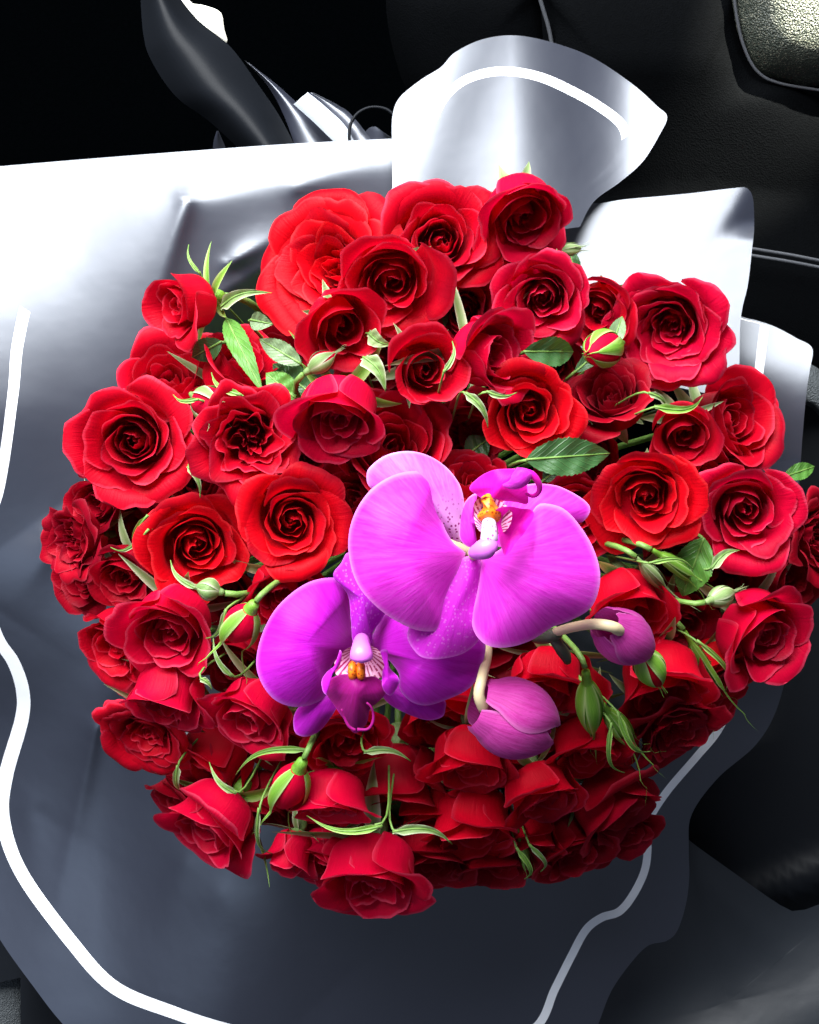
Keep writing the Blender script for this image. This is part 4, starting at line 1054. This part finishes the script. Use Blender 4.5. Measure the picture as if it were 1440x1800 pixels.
def in_root(o, root):
    o.parent = root; o.matrix_parent_inverse = Matrix.Translation(-root.location); return o
def blob(name, path, radii, mat, root, sides=14, n=None):
    v, f = tube(path, radii, sides)
    k = len(v)
    return in_root(link_mesh(name, make_mesh(name, v, f, dict(ang=np.arange(k) % sides / sides, dist=np.arange(k) / k, rim=np.zeros(k))), mat), root)
def zp(x, y, z):
    (a, b_), = Z7([(x, y)]); return P(a, b_, z)
def path7(pts, n): return [zp(x, y, z) for x, y, z in catmull(pts, n)]

o1 = tag(empty('orchid', zp(870, 440, 0.05)), 'upper bright pink orchid flower in the middle of the bouquet', 'orchid', 'orchid flowers')
ZA = 0.088
tepal('sepal', [(830, 400), (850, 320), (845, 260), (826, 180), (772, 110), (700, 65), (622, 50), (542, 66), (482, 110), (468, 145), (482, 190), (560, 230), (700, 330)], (838, 420), (690, 190), ZA - 0.014, 'orchid_pink_speck', o1, cup=0.008)
tepal('sepal', [(940, 380), (1000, 230), (1080, 180), (1180, 179), (1252, 206), (1312, 246), (1326, 280), (1296, 322), (1240, 330), (1100, 380), (1000, 420)], (930, 420), (1150, 270), ZA - 0.016, 'orchid_pink', o1, cup=0.007)
tepal('sepal', [(850, 455), (905, 470), (908, 560), (906, 690), (900, 770), (850, 820), (785, 842), (715, 848), (660, 826), (625, 745), (700, 620), (790, 500)], (885, 450), (790, 690), ZA - 0.016, 'orchid_under', o1, tilt=(0, 0.05), cup=0.005, ridge=0.0012)
tepal('petal', [(848, 440), (800, 400), (762, 330), (742, 240), (728, 160), (700, 133), (640, 127), (562, 146), (482, 200), (422, 290), (398, 390), (410, 500), (452, 590), (540, 675), (640, 730), (710, 742), (755, 725), (774, 640), (800, 560), (838, 470)],
      (850, 445), (600, 430), ZA, 'orchid_pink', o1, tilt=(-0.10, -0.05), cup=0.012, wave=0.0025, wn=3, ridge=-0.0012, lean=0.008)
tepal('petal', [(905, 470), (960, 440), (1030, 390), (1082, 335), (1100, 295), (1116, 264), (1150, 250), (1232, 276), (1310, 370), (1355, 470), (1363, 560), (1330, 650), (1250, 700), (1180, 726), (1100, 776), (1010, 803), (930, 795), (882, 745), (872, 680), (892, 590)],
      (900, 460), (1110, 530), ZA, 'orchid_pink', o1, tilt=(0.06, 0.04), cup=0.012, wave=0.002, wn=3, ridge=-0.0012, lean=0.008)
lip = tepal('lip', [(862, 192), (900, 150), (950, 124), (1010, 118), (1062, 122), (1080, 150), (1086, 200), (1086, 252), (1040, 246), (980, 240), (930, 240), (895, 222)], (935, 300), (985, 185), ZA + 0.010, 'lip_magenta', o1, tilt=(0.15, 0.35), cup=0.004, ridge=0.004, rings=8, n=64)
def sub(o, par):
    m = o.matrix_parent_inverse.copy(); o.parent = par; o.matrix_parent_inverse = m; return o
def lip_part(o, lipo):
    o.parent = lipo; o.matrix_parent_inverse = Matrix.Identity(4); return o
tepal('side_lobe', [(826, 380), (830, 300), (850, 240), (888, 213), (890, 260), (884, 340), (890, 400), (870, 418), (848, 412)], (870, 410), (860, 320), ZA + 0.010, 'orchid_pink', o1, tilt=(0.5, 0.0), cup=0.003, rings=6, n=48)
tepal('side_lobe', [(960, 280), (1010, 262), (1060, 270), (1100, 275), (1112, 300), (1085, 350), (1045, 400), (1005, 452), (985, 420), (972, 350)], (980, 400), (1035, 335), ZA + 0.006, 'lip_magenta', o1, tilt=(-0.3, 0.1), cup=-0.004, rings=7, n=56)
tepal('throat', [(880, 250), (930, 225), (985, 245), (1025, 285), (1015, 340), (975, 370), (915, 365), (885, 330)], (935, 360), (945, 300), ZA + 0.008, 'throat', o1, cup=-0.003, rings=7, n=56)
tepal('callus', [(905, 232), (938, 212), (958, 245), (984, 288), (976, 318), (942, 328), (906, 318), (892, 298), (916, 264)], (940, 330), (940, 278), ZA + 0.0145, 'callus', o1, cup=0.004, wave=0.0008, wn=5, rings=7, n=48)
blob('column', path7([(936, 312, ZA + .008), (938, 335, ZA + .013), (939, 365, ZA + .0155), (938, 400, ZA + .015)], 10), [0.0018, 0.0024, 0.0027, 0.0028, 0.0029, 0.0030, 0.0031, 0.0032, 0.0032, 0.0026], M['column_white'], o1)
blob('anther_cap', path7([(962, 408, ZA + .0145), (946, 414, ZA + .0165), (922, 425, ZA + .0155), (894, 436, ZA + .012), (868, 444, ZA + .007)], 12), [0.0008, 0.0023, 0.0032, 0.0037, 0.0039, 0.0039, 0.0037, 0.0034, 0.0031, 0.0027, 0.002, 0.0008], M['column_pink'], o1)
blob('lip_tip', path7([(992, 182, ZA + .018), (1030, 176, ZA + .020), (1062, 150, ZA + .022), (1078, 118, ZA + .022)], 12), [0.0006, 0.0010, 0.0014, 0.0018, 0.0023, 0.0028, 0.0032, 0.0034, 0.0034, 0.0034, 0.0032, 0.001], M['orchid_pink'], o1, 10)
blob('tendril', path7([(1076, 132, ZA + .022), (1102, 140, ZA + .022), (1124, 165, ZA + .021), (1132, 192, ZA + .019), (1122, 215, ZA + .017), (1100, 222, ZA + .016), (1078, 210, ZA + .016)], 24), list(np.linspace(0.0016, 0.0006, 24)), M['lip_magenta'], o1, 8)
blob('stalk', [zp(880, 450, ZA - .014), zp(870, 440, 0.05), P(740, 930, 0.0), P(720, 900, -0.1)], [0.002] * 4, M['bud_stem'], o1, 8)

o2 = tag(empty('orchid', zp(450, 830, 0.03)), 'lower deep purple orchid flower facing out with a dark lip', 'orchid', 'orchid flowers')
ZB = 0.056
tepal('sepal', [(420, 790), (408, 700), (395, 600), (340, 530), (370, 480), (402, 440), (470, 520), (540, 640), (530, 690), (492, 745), (486, 790)], (450, 800), (455, 620), ZB - 0.010, 'orchid_purple_speck', o2, cup=0.005, ridge=0.001)
tepal('sepal', [(330, 930), (260, 990), (205, 1035), (187, 1080), (196, 1132), (240, 1145), (292, 1120), (345, 1050), (390, 960)], (400, 880), (270, 1040), ZB - 0.016, 'orchid_purple', o2, cup=0.006)
tepal('sepal', [(500, 930), (535, 1000), (590, 1042), (690, 1081), (755, 1072), (770, 1040), (760, 1000), (640, 950)], (480, 870), (640, 1010), ZB - 0.018, 'orchid_purple', o2, cup=0.006)
tepal('petal', [(425, 800), (412, 700), (412, 620), (422, 552), (332, 535), (232, 560), (132, 640), (72, 740), (45, 850), (60, 930), (110, 1000), (180, 1030), (250, 1025), (310, 990), (320, 920), (350, 850)],
      (430, 800), (235, 790), ZB, 'orchid_purple', o2, tilt=(-0.22, 0.0), cup=0.011, wave=0.002, ridge=-0.0012, lean=0.016)
tepal('petal', [(480, 800), (500, 735), (545, 668), (640, 690), (760, 740), (915, 770), (905, 890), (862, 960), (780, 1002), (700, 1026), (640, 1012), (596, 965), (590, 900), (540, 840)],
      (480, 800), (690, 860), ZB - 0.002, 'orchid_purple', o2, tilt=(0.12, 0.0), cup=0.010, wave=0.002, ridge=-0.0012, lean=0.014)
tepal('throat', [(345, 860), (390, 810), (450, 790), (510, 810), (545, 860), (530, 915), (450, 930), (360, 915)], (448, 800), (448, 868), ZB - 0.010, 'throat', o2, cup=-0.004, rings=7, n=56)
tepal('lip', [(308, 965), (335, 920), (390, 905), (450, 918), (500, 915), (550, 960), (520, 1005), (482, 1040), (470, 1090), (440, 1126), (415, 1128), (385, 1085), (350, 1035)], (448, 880), (430, 990), ZB + 0.004, 'lip_dark', o2, tilt=(0, 0.25), cup=0.006, ridge=0.004, rings=9, n=72)
tepal('side_lobe', [(366, 812), (374, 830), (366, 870), (340, 905), (318, 940), (316, 985), (300, 970), (296, 930), (318, 895), (350, 870), (358, 840)], (330, 960), (338, 900), ZB + 0.008, 'orchid_purple', o2, tilt=(0.3, 0), cup=0.002, rings=5, n=56)
tepal('side_lobe', [(520, 818), (548, 814), (550, 850), (560, 885), (590, 918), (588, 950), (560, 988), (530, 960), (528, 900), (538, 860)], (545, 960), (552, 920), ZB + 0.008, 'orchid_purple', o2, tilt=(-0.3, 0), cup=0.002, rings=5, n=56)
blob('column', path7([(450, 775, ZB - .004), (448, 800, ZB + .006), (448, 830, ZB + .010), (448, 862, ZB + .010)], 10), [0.0030, 0.0034, 0.0036, 0.0038, 0.0041, 0.0044, 0.0046, 0.0045, 0.0036, 0.0010], M['column_pink'], o2)
for dx in (-16, 16):
    blob('callus', path7([(430 + dx, 866, ZB + .002), (430 + dx, 885, ZB + .005), (430 + dx, 905, ZB + .005), (430 + dx, 924, ZB + .003)], 8), [0.0014, 0.0018, 0.0019, 0.0019, 0.0019, 0.0018, 0.0016, 0.0008], M['callus'], o2, 10)
blob('tendril', path7([(432, 1118, ZB + .006), (470, 1118, ZB + .006), (490, 1095, ZB + .006), (494, 1060, ZB + .006), (484, 1030, ZB + .007), (468, 1015, ZB + .007)], 20), list(np.linspace(0.0007, 0.0004, 20)), M['lip_dark'], o2, 8)
blob('tendril', path7([(425, 1122, ZB + .006), (400, 1105, ZB + .006), (382, 1070, ZB + .006), (372, 1040, ZB + .007)], 16), list(np.linspace(0.0007, 0.0004, 16)), M['lip_dark'], o2, 8)
blob('stalk', [zp(450, 800, ZB - .014), zp(455, 760, 0.03), P(660, 1080, 0.0), P(700, 950, -0.1)], [0.002] * 4, M['bud_stem'], o2, 8)

# orchid buds on their pale stalks
def orchid_bud(base, tip, width, z0, z1, stalk, label, seedv, open_px=None):
    a, t = P(*base, z0), P(*tip, z1)
    ax = t - a; L = ax.length; ax.normalize()
    q = ax.to_track_quat('Z', 'Y')
    root = empty('orchid_bud', a, q, L); tag(root, label, 'orchid bud', 'closed orchid buds')
    w = width * S * 0.5 / L * (D - z0) / D
    n, m = 22, 17
    for k in range(3):
        v, A, Dd, Rm = [], [], [], []
        ph = seedv + k * 2 * math.pi / 3
        for i in range(n):
            s = i / (n - 1)
            x = 1.05 * s
            rad = w * (math.sin(math.pi * (0.10 + 0.87 * s)) ** 0.52) * (1.0 - 0.10 * s)
            half = 1.30 * math.sin(math.pi * (0.13 + 0.84 * s)) ** 0.45
            for j in range(m):
                u = -1 + 2 * j / (m - 1)
                an = ph + u * half
                r = rad * (1 + 0.07 * math.cos(u * 1.4) + 0.05 * (u + 1) * (1 if k < 2 else 0.5) + 0.02 * math.sin(u * 9 + s * 3))
                r *= 1 - 0.10 * math.exp(-((u) / 0.12) ** 2) * (0.3 if s > .2 else .1)
                v.append((r * math.cos(an), r * math.sin(an), x - 0.04 + 0.10 * (0.5 - abs(u)) * s * 0.5 - 0.07 * (s < 0.08)))
                A.append(u * 0.9); Dd.append(s); Rm.append(ss((abs(u) - 0.9) / 0.1))
        link_mesh('bud_sepal', make_mesh('bud_sepal', v, grid_faces(m, n), dict(ang=A, dist=Dd, rim=Rm)), M['bud_mauve'], root)
    pts = [P(x, y, z) for x, y, z in catmull(stalk, 18)]
    rm = Matrix.LocRotScale(a, q, Vector((L,) * 3)).inverted()
    v, f = tube(pts, list(np.linspace(0.0019, 0.0024, 18)), 10); v = [rm @ p for p in v]
    link_mesh('stalk', make_mesh('stalk', v, f), M['bud_stem'], root)
    return root
ob1 = orchid_bud((852, 1242), (972, 1288), 138, 0.052, 0.045, [(856, 1120, 0.030), (857, 1150, 0.040), (848, 1190, 0.055), (842, 1222, 0.058), (852, 1248, 0.054)], 'larger mauve orchid bud hanging under the orchid flowers', 0.4)
ob2 = orchid_bud((1070, 1100), (1132, 1146), 94, 0.056, 0.036, [(975, 1112, 0.046), (1005, 1103, 0.054), (1045, 1097, 0.064), (1078, 1102, 0.066), (1092, 1112, 0.058)], 'smaller mauve orchid bud on a pale curved stalk at the right', 1.2)
sp = tag(empty('orchid_spike_end', P(985, 1125, 0.04)), 'dark woody spike end between the orchid petal and the smaller bud', 'orchid stem')
blob('spike', [P(x, y, z) for x, y, z in catmull([(940, 1122, .036), (965, 1118, .044), (985, 1112, .047)], 8)], [0.002, 0.0026, 0.003, 0.003, 0.003, 0.003, 0.0026, 0.002], M['node_dark'], sp, 9)
blob('side_shoot', [P(x, y, z) for x, y, z in catmull([(970, 1118, .044), (984, 1138, .044), (994, 1152, .042), (998, 1164, .040)], 8)], [0.002, 0.0022, 0.0024, 0.0024, 0.0026, 0.0026, 0.0022, 0.0016], M['node_dark'], sp, 9)
